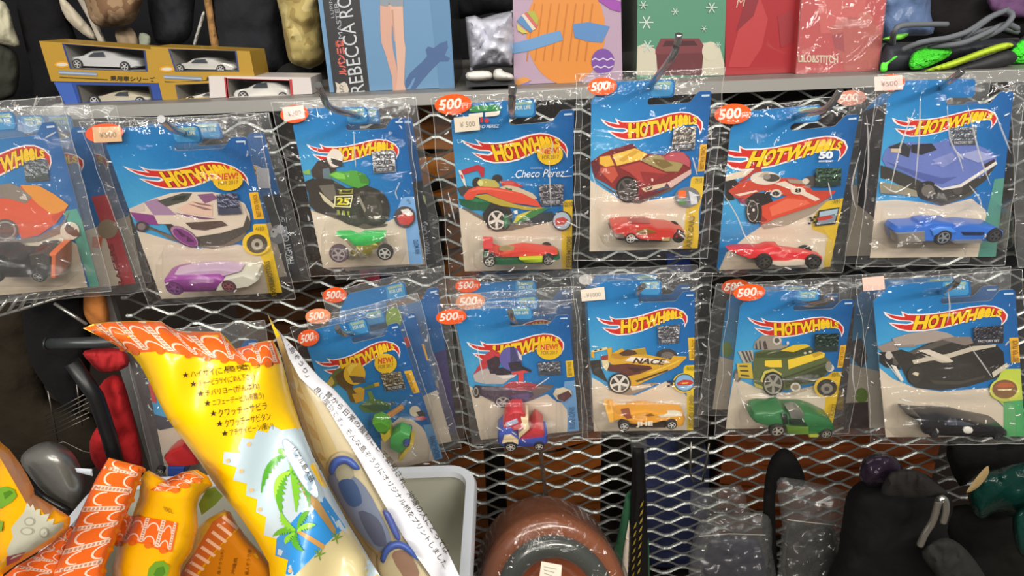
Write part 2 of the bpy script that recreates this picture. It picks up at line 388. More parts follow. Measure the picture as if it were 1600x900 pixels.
class Pack:
    def __init__(s, label, quad, Y, group='carded toy packs hung on the wire mesh', tilt=None, sleeve=(.13, .14, .09, .06), soft=False, badge=True, blister_px=None, lock=None, creases=()):
        s.q = quad; s.pl = fit_plane(quad, Y, lock=lock); s.n = 0; s.lab = label
        hang = s.pl.hit(*bil(quad, .52, .03))
        s.t = thing('toy_pack', label, 'toy pack', hang, group)
        mb = MB(); pl = s.pl
        fr = [pl.hit(*bil(quad, u, v)) for u, v in CARD]; bk = [p - pl.n * .0009 for p in fr]
        b = len(mb.v); n = len(CARD); mb.rings([fr, bk], mat('#8a8f96'), smooth=False, cap=False)
        mb.poly(fr[::-1] if True else fr, CARDM); mb.poly(bk, mat('#b9b4aa', .7))
        s.card = mb; s.badge = badge; s.sl = sleeve; s.soft = soft; s.bpx = blister_px
        s.base = None; s.cr = creases
    def done_card(s):
        o = s.card.build('backing_card', s.t)
        me = o.data; uv = me.uv_layers.new(name='UVMap')
        q = s.q
        ex = (q[1][0]-q[0][0], q[1][1]-q[0][1]); ey = (q[3][0]-q[0][0], q[3][1]-q[0][1]); D = ex[0]*ey[1]-ex[1]*ey[0]
        for l in me.loops:
            x, y = to_px(me.vertices[l.vertex_index].co); x -= q[0][0]; y -= q[0][1]
            uv.data[l.index].uv = ((x*ey[1]-y*ey[0])/D, (ex[0]*y-ex[1]*x)/D)
        s.base = o; return o
    def fn(s): s.n += 1; off = s.n * LAY; return lambda x, y: s.pl.hit(x, y, off)
    def patch(s, mb, poly, h, clip=True, **k):
        if clip: poly = clip_quad(poly, s.q)
        if not poly: return
        f = s.fn(); kk = dict(INK); kk.update(k)
        mb.poly([f(*p) for p in poly][::-1], mat(h, **kk) if isinstance(h, str) else h)
    def text(s, mb, txt, p0, W, H, h, bold=.0):
        text_px(mb, txt, p0, W, H, s.fn(), mat(h, **INK), bold)
    def art(s, mb, items, ox=0, oy=0, sc=5.0):
        cv = lambda a: crop(a, ox, oy, sc)
        for it in items:
            if it[0] == 'e':
                _, h, cx, cy, rx, ry = it[:6]; rot = it[6] if len(it) > 6 else 0
                s.patch(mb, [(ox + x/sc, oy + y/sc) for x, y in ell(cx, cy, rx, ry, math.radians(rot))], h)
            elif it[0] == 'w':
                _, cx, cy, rx, ry, tyre, rim, hub, nsp = it
                E_ = lambda a, b: [(ox + x/sc, oy + y/sc) for x, y in ell(cx, cy, a, b)]
                s.patch(mb, E_(rx, ry), tyre); s.patch(mb, E_(rx*.84, ry*.84), rim); s.patch(mb, E_(rx*.73, ry*.73), hub)
                f = s.fn()
                for k in range(nsp):
                    a = k * 2 * math.pi / nsp + .3
                    pl = [(cx + rx*.78*math.cos(a-.17), cy + ry*.78*math.sin(a-.17)), (cx + rx*.78*math.cos(a+.17), cy + ry*.78*math.sin(a+.17)), (cx + rx*.12*math.cos(a+1.2), cy + ry*.12*math.sin(a+1.2)), (cx + rx*.12*math.cos(a-1.2), cy + ry*.12*math.sin(a-1.2))]
                    pl = clip_quad([(ox + x/sc, oy + y/sc) for x, y in pl], s.q)
                    if pl: mb.poly([f(*p) for p in pl][::-1], mat(rim, **INK))
                s.patch(mb, E_(rx*.16, ry*.16), rim)
            elif it[0] == 't':
                _, h, txt, x, y, wx, wy, hx, hy = it[:9]
                s.text(mb, txt, (ox + x/sc, oy + y/sc), (wx/sc, wy/sc), (hx/sc, hy/sc), h, it[9] if len(it) > 9 else .02)
            else: s.patch(mb, cv(it[1]), it[0])
    def logo(s, T, R, B):
        A = affine3((J_TIP, J_RT, J_BT), (T, R, B)); mb = MB()
        s.patch(mb, [A(p) for p in WHITE_FLAME], '#e9e2e2'); s.patch(mb, [A(p) for p in RED_FLAME], '#c9281e')
        f = s.fn(); f2 = s.fn()
        for ch, xa, xb in LETTERS:
            for bold, m, fu in ((.105, mat('#5a120c', **INK), f), (.05, mat('#f0c51c', **INK), f2)):
                v, fc = text_geo(ch, bold); V = []; px = []
                e = 2.5 if bold > .06 else 0
                for a, b in v:
                    x = (xa - e) + (xb - xa + 2*e) * a; yt, yb = l_top(x) - e*.7, l_bot(x) + e*.7
                    px.append(A((900 + (x + 3*(b - .5))/5, 420 + (yb + (yt - yb) * b)/5)))
                lo = min(p[0] for p in px)
                sd = lambda p: (s.q[1][0]-s.q[0][0])
                lx = s.q[3][0] + (s.q[0][0]-s.q[3][0]) * ((px[0][1]-s.q[3][1]) / (s.q[0][1]-s.q[3][1]))
                if lo < lx: continue
                mb.geo([fu(*p) for p in px], fc, m, False)
        if mb.f: mb.build('flame_logo', s.base)
    def new_badge(s, c, rx, ry, tilt=0.0):
        mb = MB(); s.patch(mb, ell(c[0], c[1], rx, ry), YEL)
        W = rx * 1.35; dy = tilt * W
        s.text(mb, 'NEW!', (c[0]-W/2, c[1]-ry*.02+dy*.5), (W, -dy), (0, -ry*.6), '#c8402a', .03)
        s.text(mb, 'FOR 2017', (c[0]-W*.47, c[1]+ry*.45+dy*.5), (W*.98, -dy), (0, -ry*.36), '#8d6a2a', .01)
        mb.build('new_badge', s.base)
    def life_badge(s):
        mb = MB(); q = s.q
        R = lambda a: [bil(q, u, v) for u, v in a]
        s.patch(mb, R([(.50, -.078), (.655, -.078), (.675, -.065), (.675, .0), (.66, .02), (.51, .02), (.495, .005), (.495, -.065)]), '#3d8ec4', clip=False)
        s.text(mb, 'GUARANTEED', bil(q, .515, -.052), sub(bil(q, .66, -.052), bil(q, .515, -.052)), sub(bil(q, .5, -.072), bil(q, .5, -.052)), '#c9cf62', .02)
        s.text(mb, 'FOR LIFE', bil(q, .525, -.022), sub(bil(q, .65, -.022), bil(q, .525, -.022)), sub(bil(q, .5, -.046), bil(q, .5, -.022)), '#d9dcc0', .02)
        mb.build('guarantee_badge', s.base); mb = MB()
        s.patch(mb, R([(.92, .022), (.985, .022), (.985, .034), (.92, .034)]), '#b9cfe4')
        mb.build('item_number', s.base)
    def seal(s, poly, tint='#c9c9cc', dark='#45474e', txt=True):
        mb = MB(); f = s.fn(); f0 = s.fn()
        mb.poly([f(*p) for p in poly][::-1], mat(tint, **SILVER))
        q = poly if len(poly) == 4 else None
        if q:
            s.patch(mb, [bil(q, .02, .72), bil(q, .98, .72), bil(q, .98, .98), bil(q, .02, .98)], dark)
            if txt:
                for (ss, v, h, c) in (('FACTORY', .34, .2, dark), ('SEALED', .62, .2, dark), ('FACTORY SET', .93, .15, '#b9bac0')):
                    a = bil(q, .14, v); b2 = bil(q, .86, v); c2 = bil(q, .14, v - h)
                    s.text(mb, ss, a, sub(b2, a), sub(c2, a), c, .03)
        mb.build('foil_seal', s.t)
    def price(s, c, rx=29, ry=15, tilt=.10, text='500', h='#ee5a1e', lab=True):
        mb = MB(); s.n += 12; f = s.fn()
        mb.poly([f(*p) for p in ell(c[0], c[1], rx, ry, -tilt*.8)][::-1], mat(h, rough=.5))
        o = mb.build('price_sticker', s.t)
        if text:
            t = MB(); W = rx * 1.2
            s.text(t, text, (c[0]-rx*.78, c[1]+ry*.5+tilt*W*.5), (W, -tilt*W), (2, -ry*1.05), '#f4e2d6', .03)
            s.text(t, '円', (c[0]+rx*.48, c[1]+ry*.48-tilt*W*.3), (rx*.30, -tilt*rx*.3), (0, -ry*.55), '#f4e2d6', .0)
            t.build('lettering', o)
        return o
    def tag(s, q, h='#e6d9c4', text='¥500'):
        mb = MB(); s.n += 3; f = s.fn(); mb.poly([f(*p) for p in q][::-1], mat(h, rough=.6))
        o = mb.build('price_label', s.t)
        if text:
            t = MB(); a, b, c = bil(q, .22, .72), bil(q, .82, .72), bil(q, .22, .35)
            s.text(t, text, a, sub(b, a), sub(c, a), '#8a8078', .0); t.build('lettering', o)
    def finish(s):
        q = s.q; pl = s.pl; l, t, r, b = s.sl
        qs = [bil(q, -l, -.085 - t), bil(q, 1 + r, -.085 - t), bil(q, 1 + r, 1 + b), bil(q, -l, 1 + b)]
        bp = s.bpx
        nx, ny = 30, 42; V = []; sd = random.random() * 50; base = s.n * LAY + .0015
        for j in range(ny + 1):
            for i in range(nx + 1):
                u, v = i / nx, j / ny; x, y = bil(qs, u, v)
                e = min(u, 1 - u, v * 1.2, (1 - v) * 1.2); ed = min(1, e * 9)
                d = .0004 + (base) * ed
                if bp:
                    x0, y0, x1, y1 = bp; g = 16
                    wx = min(1, max(0, (x - x0 + g) / g), max(0, (x1 + g - x) / g)); wy = min(1, max(0, (y - y0 + g*1.6) / (g*1.6)), max(0, (y1 + g*.7 - y) / (g*.7)))
                    ww = max(0, min(wx, wy)); d += .0315 * (ww*ww*(3 - 2*ww)) * min(1, ed*1.5)
                P = Vector((x * .02, y * .02, sd)); 
                rd = 1 - abs(noise.noise(P * 1.1)) * 2.2; rd2 = 1 - abs(noise.noise(P * 2.7 + Vector((7, 3, 1)))) * 2
                amp = .0022 + (.0045 if v > .86 or v < .05 or u < .1 or u > .9 else 0)
                d += amp * ed * (max(0, rd)**2 + .5 * max(0, rd2)**2)
                sh = 4.0 * noise.noise(Vector((u*3, v*4, sd))) * (1 if e < .02 else 0)
                V.append(pl.hit(x + sh, y + sh*.6, d))
        Fc = []
        for j in range(ny):
            for i in range(nx):
                a = j*(nx+1)+i; Fc.append((a, a+nx+1, a+nx+2, a+1))
        mb = MB(); m = SLEEVE2 if s.soft else SLEEVE
        mb.geo(V, Fc, m, True)
        bq = [pl.hit(*p, -.0025) for p in (qs[0], qs[3], qs[2], qs[1])]
        mb.poly(bq[::-1], m)
        row = lambda j: [Vector(V[j*(nx+1)+i]) + pl.n*.0004 for i in range(nx+1)]
        colm = lambda i: [Vector(V[j*(nx+1)+i]) + pl.n*.0004 for j in range(ny+1)]
        for L in (row(0), row(ny), colm(0), colm(nx)): mb.tube([p + pl.n*.0 + Vector((noise.noise(p*60)*.0012, 0, noise.noise(p*60 + Vector((3, 1, 2)))*.0012)) for p in L], .00030, CREASE, 5)
        rs = random.Random(int(q[0][0]*7 + q[0][1])); X0 = min(p[0] for p in qs); cr = [list(k) for k in s.cr]
        for k in range(9):
            u = rs.choice((rs.uniform(.01, .12), rs.uniform(.88, .99), rs.uniform(.1, .9))); v = rs.uniform(.86, .99) if .12 < u < .88 else rs.uniform(.05, .98)
            a = rs.uniform(0, 6.28); x, y = bil(qs, u, v); l_ = rs.uniform(4, 13); cr.append([(x, y), (x + l_*math.cos(a)*.5 + rs.uniform(-2, 2), y + l_*math.sin(a)*.5), (x + l_*math.cos(a), y + l_*math.sin(a))])
        for L in cr:
            P = smooth_line(L, 4); over = bp and all(bp[0] - 6 < p.x < bp[2] + 6 and bp[1] - 8 < p.y < bp[3] + 4 for p in P)
            pts = []
            for p in P:
                if bp and not over: ins = bp[0] - 4 < p.x < bp[2] + 4 and bp[1] - 12 < p.y < bp[3] + 2
                else: ins = over
                pts.append(pl.hit(p.x, p.y, base + (.0345 if ins else .0042)))
            n_ = len(pts); mb.tube(pts, [.0002 + .00065*math.sin(math.pi*i/(n_-1)) for i in range(n_)], CREASE, 5)
        mb.build('plastic_sleeve', s.t)
    def blister(s, pts):
        """pts: pixel outline of the bubble's front face."""
        xs = [p[0] for p in pts]; ys = [p[1] for p in pts]; cx = sum(xs)/len(xs); cy = sum(ys)/len(ys)
        pl = s.pl; fr = [pl.hit(*p, .031) for p in pts]; c = sum(fr, Vector()) / len(fr)
        sc = lambda k, d: [c + (p - c) * k - pl.n * d for p in fr]
        mb = MB(); mb.rings([sc(1.09, .0305), sc(1.05, .026), sc(1.02, .006), sc(.985, .0015), sc(.93, 0)], BLISTER, cap=False)
        mb.poly(sc(.93, 0)[::-1], BLISTER, True)
        mb.build('blister', s.t)
def sub(a, b): return (a[0]-b[0], a[1]-b[1])
def rrect(x0, y0, x1, y1, r=6, n=4):
    P = []
    for cx, cy, a0 in ((x1-r, y0+r, -90), (x1-r, y1-r, 0), (x0+r, y1-r, 90), (x0+r, y0+r, 180)):
        for k in range(n + 1):
            a = math.radians(a0 + 90*k/n); P.append((cx + r*math.cos(a), cy + r*math.sin(a)))
    return P
# ------------------------------------------------------------------ little 3-D toys inside the bubbles
def rounded(mb, pl, poly, d0, d1, m, off=.029, width=.026, inset=.07):
    f = [pl.hit(x, y, off) for x, y in poly]; c = sum(f, Vector()) / len(f)
    w = d1 - d0; R = []
    for t, k in ((0, 1-inset*1.6), (.06, 1-inset*.5), (.18, 1), (.82, 1), (.94, 1-inset*.5), (1, 1-inset*1.6)):
        R.append([c + (p - c) * k - pl.n * width * (d0 + w*t) for p in f])
    mb.rings(R, m)
def wheel(pl, root, cx, cy, r, tyre, rim, d0, d1, off=.029, width=.026, front=True, spokes=5, name='wheel'):
    mb = MB(); c = pl.hit(cx, cy, off); ex = (pl.hit(cx + r, cy, off) - c); R = ex.length; ex.normalize(); ey = ex.cross(pl.n).normalized()
    circ = lambda rr, d, n=24: [c - pl.n * width * d + (ex*math.cos(a) + ey*math.sin(a)) * rr for a in [2*math.pi*k/n for k in range(n)]]
    mb.rings([circ(R*.70, d0 + .03), circ(R*.74, d0), circ(R*.93, d0), circ(R, d0 + .06), circ(R, d1 - .06), circ(R*.93, d1), circ(R*.7, d1)], mat(tyre, .6))
    o = mb.build(name, root, sharp=40)
    if front:
        b = MB(); m = mat(rim, .3, .4)
        dd = d0 - .004
        b.rings([circ(R*.70, dd), circ(R*.60, dd)], m, cap=False, smooth=False)
        for k in range(spokes):
            a = 2*math.pi*k/spokes + .4; dr = ex*math.cos(a) + ey*math.sin(a); sd = ex*-math.sin(a) + ey*math.cos(a); q = c - pl.n*width*dd
            b.poly([q + sd*R*.13, q - sd*R*.13, q + dr*R*.62 - sd*R*.09, q + dr*R*.62 + sd*R*.09], m)
        b.rings([circ(R*.2, dd - .015, 12), circ(R*.2, dd, 12)], m, smooth=False)
        b.build('rim', o)
    return o
def toy(pk, name, label, cat, parts, wheels, o=(0, 0), sc=5.0, sq=.8, words=None):
    """parts: (part name, hex, [crop px], d0, d1[, rough, metal]); wheels: (x, y, r, tyre, rim[, back])"""
    pl = pk.pl; allp = [p for it in parts for p in crop(it[2], o[0], o[1], sc)]
    xs = [p[0] for p in allp]; ys = [p[1] for p in allp]
    loc = pl.hit((min(xs)+max(xs))/2, max(ys), .016)
    t = thing(name, label, cat, loc, 'toys sealed in the bubbles'); yb_ = max(ys)
    for it in parts:
        mb = MB(); k = it[5] if len(it) > 5 else .28; mt = it[6] if len(it) > 6 else 0.0
        P = [(x, yb_ - (yb_ - y) * sq) for x, y in crop(it[2], o[0], o[1], sc)]
        rounded(mb, pl, P, it[3], it[4], mat(it[1], rough=k, metal=mt, coat=.15))
        mb.build(it[0], t, sharp=50)
    for wv in wheels:
        x, y, r = o[0] + wv[0]/sc, o[1] + wv[1]/sc, wv[2]/sc
        wheel(pl, t, x, y, r, wv[3], wv[4], -.02, .22)
        if len(wv) < 6 or wv[5]: wheel(pl, t, x, y, r, wv[3], wv[4], .78, 1.0, front=False)
    if words:
        mb = MB()
        for s_, p_, W_, H_, h_ in words: text_px(mb, s_, p_, W_, H_, lambda x, y: pl.hit(x, y, .0305), mat(h_, **INK), .05)
        mb.build('lettering', t)
    return t
# ------------------------------------------------------------------ the packs one by one (pixel outlines traced on the card's own plane)
def simple_pack(label, quad, Y, strip=None, sticker=None, logo=None, extra=None, group='toy packs half hidden behind others on the wire mesh', cream=True, soft=True, strip_txt=None, lock=None):
    p = Pack(label, quad, Y, group, soft=soft, lock=lock or (-.10, 0), sleeve=(.12, .05, .08, .05))
    c = p.card
    if cream: p.patch(c, [bil(quad, 0, .52), bil(quad, .5, .68), bil(quad, 1, .6), bil(quad, 1, 1), bil(quad, 0, 1)], CREAM)
    if strip: p.patch(c, [bil(quad, .86, .44), bil(quad, 1, .43), bil(quad, 1, 1), bil(quad, .88, 1)], strip)
    if strip_txt:
        a = bil(quad, .965, .97); b = bil(quad, .965, .66); h = bil(quad, .905, .97)
        p.text(c, strip_txt[0], a, sub(b, a), sub(h, a), strip_txt[1], .03)
    p.done_card()
    if logo: p.logo(*logo)
    p.life_badge()
    if extra: mb = MB(); p.art(mb, *extra); mb.build('printed_picture', p.base)
    if sticker: p.price(*sticker[0], **sticker[1])
    p.finish(); return p
BACK = (-.10, 0)
# far layers first
simple_pack('toy pack directly under the orange car pack, its red side strip showing', [(-55,206),(134,198),(212,443),(35,462)], -.062, '#b03038', None, ((-44,262),(131,250),(5,288)), ([('#8a5a48', [900,10,930,60,960,140,930,220,860,230,830,120]), ('e','#8d7a62',840,440,80,75), ('#d0622a', [720,500,800,500,790,590,720,580]), ('t','#7d1f24','RACERS',970,880,-90,-330,-40,10,.02)], 0, 270), strip_txt=None)
simple_pack('toy pack wedged between the orange and purple car packs, only a band showing', [(-10,204),(172,197),(222,430),(70,450)], -.045, None, None, ((5,262),(170,250),(50,288)))
p = simple_pack('toy pack with black side strip and ghost icon behind the purple car pack', [(205,215),(412,207),(470,430),(292,446)], -.052, '#2b2d33', None, ((236,270),(418,268),(300,300)),
  ([('e','#26272b',1240,480,48,75), ('#c9c9d0',[1100,160,1200,165,1215,320,1110,320]), ('e','#8d9096',1275,680,70,75), ('e','#e0e0e2',1240,670,28,38), ('e','#e0e0e2',1290,640,30,36), ('e','#222222',1235,660,6,10), ('t','#c9ced6','FRIGHT CARS',1400,905,-60,-290,-50,12,.02), ('t','#c9ced6','1/5',1345,590,-50,-8,-5,-40,.02)], 180, 230))
simple_pack('toy pack with black side strip peeking out behind the green motorcycle pack', [(486,192),(643,184),(682,412),(540,424)], -.05, '#2c2f36', None, None,
  ([('#b7c28a',[1150,420,1240,470,1190,520,1160,470]), ('t','#9aa0aa','FRIGHT CARS',1215,880,-40,-250,-40,8,.02)], 430, 220))
simple_pack('dim grey bagged toy pack between the red racing car pack and the blue roadster pack', [(1350,168),(1530,158),(1500,398),(1320,400)], -.05, None, ((1328,153), {}) and (((1330,153),), dict(rx=24, ry=12, tilt=.1, h='#d8907c')), None,
  ([('#2c2a30',[1340,230,1420,200,1440,330,1390,360,1340,320]),('#3a3035',[1330,180,1420,150,1400,240,1340,230])], 0, 0, 1.0))
simple_pack('toy pack at the far end of the upper row beside the blue roadster pack', [(1600,160),(1780,150),(1780,400),(1610,405)], -.07, None)
simple_pack('toy pack rearmost in the stack behind the yellow helmet rider pack, purple side strip', [(528,482),(684,448),(714,676),(580,700)], -.045, '#4b3f78', (((523,461),), dict(rx=19, ry=12)), None,
  ([('e','#6d5aa0',1000,330,40,60),('t','#b9aed6','TOONED',1100,560,-50,-160,-40,8,.02)], 480, 550))
simple_pack('toy pack second in the stack behind the yellow helmet rider pack, faded orange sticker', [(503,520),(648,488),(706,690),(560,716)], -.062, None, (((497,494),), dict(rx=20, ry=12, h='#ec9468')), None,
  ([('#e0a53a',[1035,350,1075,348,1105,450,1068,455]),('e','#7f9a3e',860,190,50,70),('e','#c33a35',940,340,25,35)], 400, 450, 4.0))
simple_pack('toy pack rearmost behind the purple helmet kart pack, bright orange sticker at its corner', [(722,462),(892,452),(900,660),(755,680)], -.04, None, (((731,446),), dict(rx=20, ry=11)))
simple_pack('toy pack just behind the purple helmet kart pack, faded orange sticker showing', [(728,487),(893,474),(903,668),(756,684)], -.058, None, (((735,471),), dict(rx=23, ry=13, h='#dd8f66')), ((737,524),(868,508),(775,545)))
simple_pack('toy pack behind the yellow winged racer pack, small white round sticker', [(912,448),(1078,444),(1078,655),(925,660)], -.05, None, (((915,437),), dict(rx=11, ry=8, h='#d9d3cc', text=None)))
simple_pack('toy pack behind the green truck pack, orange sticker tucked under the front one', [(1136,466),(1312,458),(1288,640),(1113,640)], -.052, None, (((1149,448),), dict(rx=22, ry=12, h='#d95a2c')), None,
  ([('e','#7f9a3e',180,180,40,60)], 1100, 510))
simple_pack('dark bagged toy pack behind the black car pack, pale label on its corner', [(1338,458),(1560,446),(1560,664),(1318,670)], -.055, None, None, None,
  ([('#4a3a38',[240,120,330,90,380,250,330,330,250,240]),('e','#6f8f30',330,540,50,60),('#3a2320',[200,600,380,590,390,800,190,800])], 1280, 510))
p = simple_pack('toy pack half hidden behind the yellow tile-roof bag, red toy car inside', [(222,548),(402,530),(432,742),(262,756)], -.06, None, None, None,
  ([('#c03a34',[880,580,960,600,980,720,900,700]),('#3d3d48',[930,780,1040,810,1090,870,1000,890,930,850])], 0, 450, 4.0))
toy(p, 'toy_car', 'small red and blue toy car in the pack behind the yellow tile-roof bag', 'toy car',
  [('body','#b02a2c',[1015,150,1060,100,1130,60,1200,130,1230,200,1150,215,1040,215],.1,.9),('base','#2f4f9f',[1040,215,1150,215,1150,285,1040,285],.05,.95)], [(1000,245,26,'#222222','#b9b3a5')], (0,675), 4.0)

def full(label, quad, Y, cream, strip, art, logo, seals, prices, toyspec, new=None, tagp=None, text=(), sleeve=(.13,0.059,.09,.06), icons=None, soft=False, badge=True, bl=None, lock=None, creases=()):
    tparts = toyspec[3]; o = toyspec[5]; sc = toyspec[6] if len(toyspec) > 6 else 5.0
    ap = [q for it in tparts for q in crop(it[2], o[0], o[1], sc)]
    ap += [(o[0] + w_[0]/sc + dx, o[1] + w_[1]/sc + w_[2]/sc) for w_ in toyspec[4] for dx in (-w_[2]/sc, w_[2]/sc)]
    x0, x1, y0, y1 = min(a[0] for a in ap), max(a[0] for a in ap), min(a[1] for a in ap), max(a[1] for a in ap)
    b = bl or (x0 - 13, y0 - 8, x1 + 13, y1 + 5)
    p = Pack(label, quad, Y, sleeve=sleeve, soft=soft, blister_px=b, lock=lock, creases=creases)
    p.patch(p.card, cream[0], CREAM)
    for st in strip: p.patch(p.card, crop(st[1], *st[2]), st[0])
    p.done_card()
    if badge: p.life_badge()
    p.logo(*logo)
    mb = MB(); p.art(mb, *art)
    mb.build('printed_picture', p.base)
    if icons: mb = MB(); p.art(mb, *icons); mb.build('side_strip_print', p.base)
    if new: p.new_badge(*new)
    if text: mb = MB(); p.art(mb, *text); mb.build('lettering', p.base)
    for s in seals: p.seal(*s)
    for c, kw in prices: p.price(c, **kw)
    for q_, kw in (tagp or ()): p.tag(q_, **kw)
    p.blister(rrect(*b, r=8))
    p.finish()
    toy(p, toyspec[0], toyspec[1], toyspec[2], tparts, toyspec[4], o, sc, **(toyspec[7] if len(toyspec) > 7 else {}))
    return p
K1 = dict(rx=29, ry=16)
# C  motorcycle -----------------------------------------------------------------
full('toy pack with a racing motorcycle picture and a green motorcycle in its bubble', [(456,190),(631,184),(661,412),(505,419)], -.085,
 ([(483,326),(560,354),(606,346),(622,338),(634,330),(645,420),(505,422)],),
 [('#78a6d6',[990,450,1010,440,1095,435,1160,960,1050,970,1010,600,930,590],(430,220))],
 ([('#5f564c',[275,540,400,560,560,650,700,690,860,670,880,650,700,640,500,620]),
  ('#7fae55',[210,240,270,222,275,265,230,262]),('#3c3735',[280,230,330,160,400,140,470,200,480,260,400,300,330,300,290,280]),('#5f757f',[370,220,420,210,440,300,380,340]),
  ('#2f2c2b',[230,320,300,290,330,330,300,400,250,400]),('#34312e',[250,330,330,290,440,300,560,370,640,360,720,350,800,380,860,440,895,530,890,600,850,650,780,660,700,640,640,670,560,650,460,590,330,560,270,510,260,430]),
  ('#6a665e',[340,350,460,340,480,440,440,470,380,420]),('#45423c',[620,420,660,400,720,560,690,600]),('e','#2b2825',770,520,122,150,-15),('e','#3d3933',760,530,75,108,-15),('#d8d0c0',[770,600,830,580,820,600,780,615]),('#8d857a',[640,440,660,430,710,540,700,560]),
  ('#4f9a3c',[415,265,470,238,560,240,590,230,640,235,700,260,735,310,730,340,650,370,590,355,500,310,430,280]),('#79c14f',[430,262,480,245,540,260,550,300,480,295]),('#3f7f30',[640,240,700,265,735,310,725,335,670,330]),
  ('#c9bfa0',[340,400,355,405,465,500,460,530,380,470]),('#8d8a3c',[500,380,610,375,605,415,500,415]),('#3a3826',[520,385,560,392,600,382,590,405,520,405]),
  ('#e6e0b0',[465,430,608,425,590,522,460,515]),('#3f4426',[474,437,600,433,582,514,469,508]),('t','#dccd3c','25',478,500,100,4,6,-58,.04),
  ('#8f9a3c',[480,540,500,540,510,580,490,575]),('#8f9a3c',[520,545,540,545,550,585,530,580]),('#8f9a3c',[560,550,580,550,580,585,565,580]),
  ('e','#ddd3c8',467,135,62,72),('#3c3b3b',[435,135,525,160,525,200,480,195,440,175]),('#8d7f78',[410,150,430,190,470,215,430,205])],430,220),
 ((479,225),(624,232),(516,255)),
 [(crop([755,85,930,78,942,240,770,255],430,220),)], [((460,178),dict(rx=22,ry=14,text=None))],
 ('toy_motorcycle','little green toy motorcycle sealed in the bubble of the motorcycle pack','toy motorcycle',
  [('fairing','#3fc15e',[485,590,560,590,610,612,660,590,700,590,800,590,790,625,700,655,620,660,570,640],.25,.75),
   ('engine','#a8a048',[610,650,740,640,760,660,700,720,620,730,580,700],.3,.7,.35,.6),
   ('exhaust','#b9b3a5',[470,690,520,690,560,700,620,720,600,740,540,738,470,715],.2,.45,.25,.8),
   ('exhaust','#c9c4b0',[540,610,560,608,690,728,650,732,620,700],.2,.4,.25,.8),
   ('fork','#8d8a80',[770,620,790,618,815,690,795,695],.35,.65,.3,.7)],
  [(515,690,60,'#5a4a52','#b9b3b5',False),(805,682,52,'#2c2a2a','#c9c9c4',False)],(400,225),4.0,dict(sq=1)),
 icons=([('e','#4a4140',1012,595,84,84),('#b8423c',[950,600,1000,560,1080,580,1080,620,1040,660,970,650]),('#d9d3cd',[980,540,1040,530,1080,570,1060,590,1000,570]),('t','#2f4f7a','HW MOTO',1135,880,-20,-110,-38,5,.02),('t','#2f4f7a','1/5',1060,490,-18,-36,-18,4,.02)],430,220),
 tagp=[([(441,168),(474,164),(477,184),(444,190)],dict(h='#ecd9cf'))], sleeve=(.14,0.050,.04,.05), lock=(-.10,0), creases=([(553,205),(554,235),(556,262)],[(625,285),(618,300),(622,312)],[(482,420),(496,408)]))
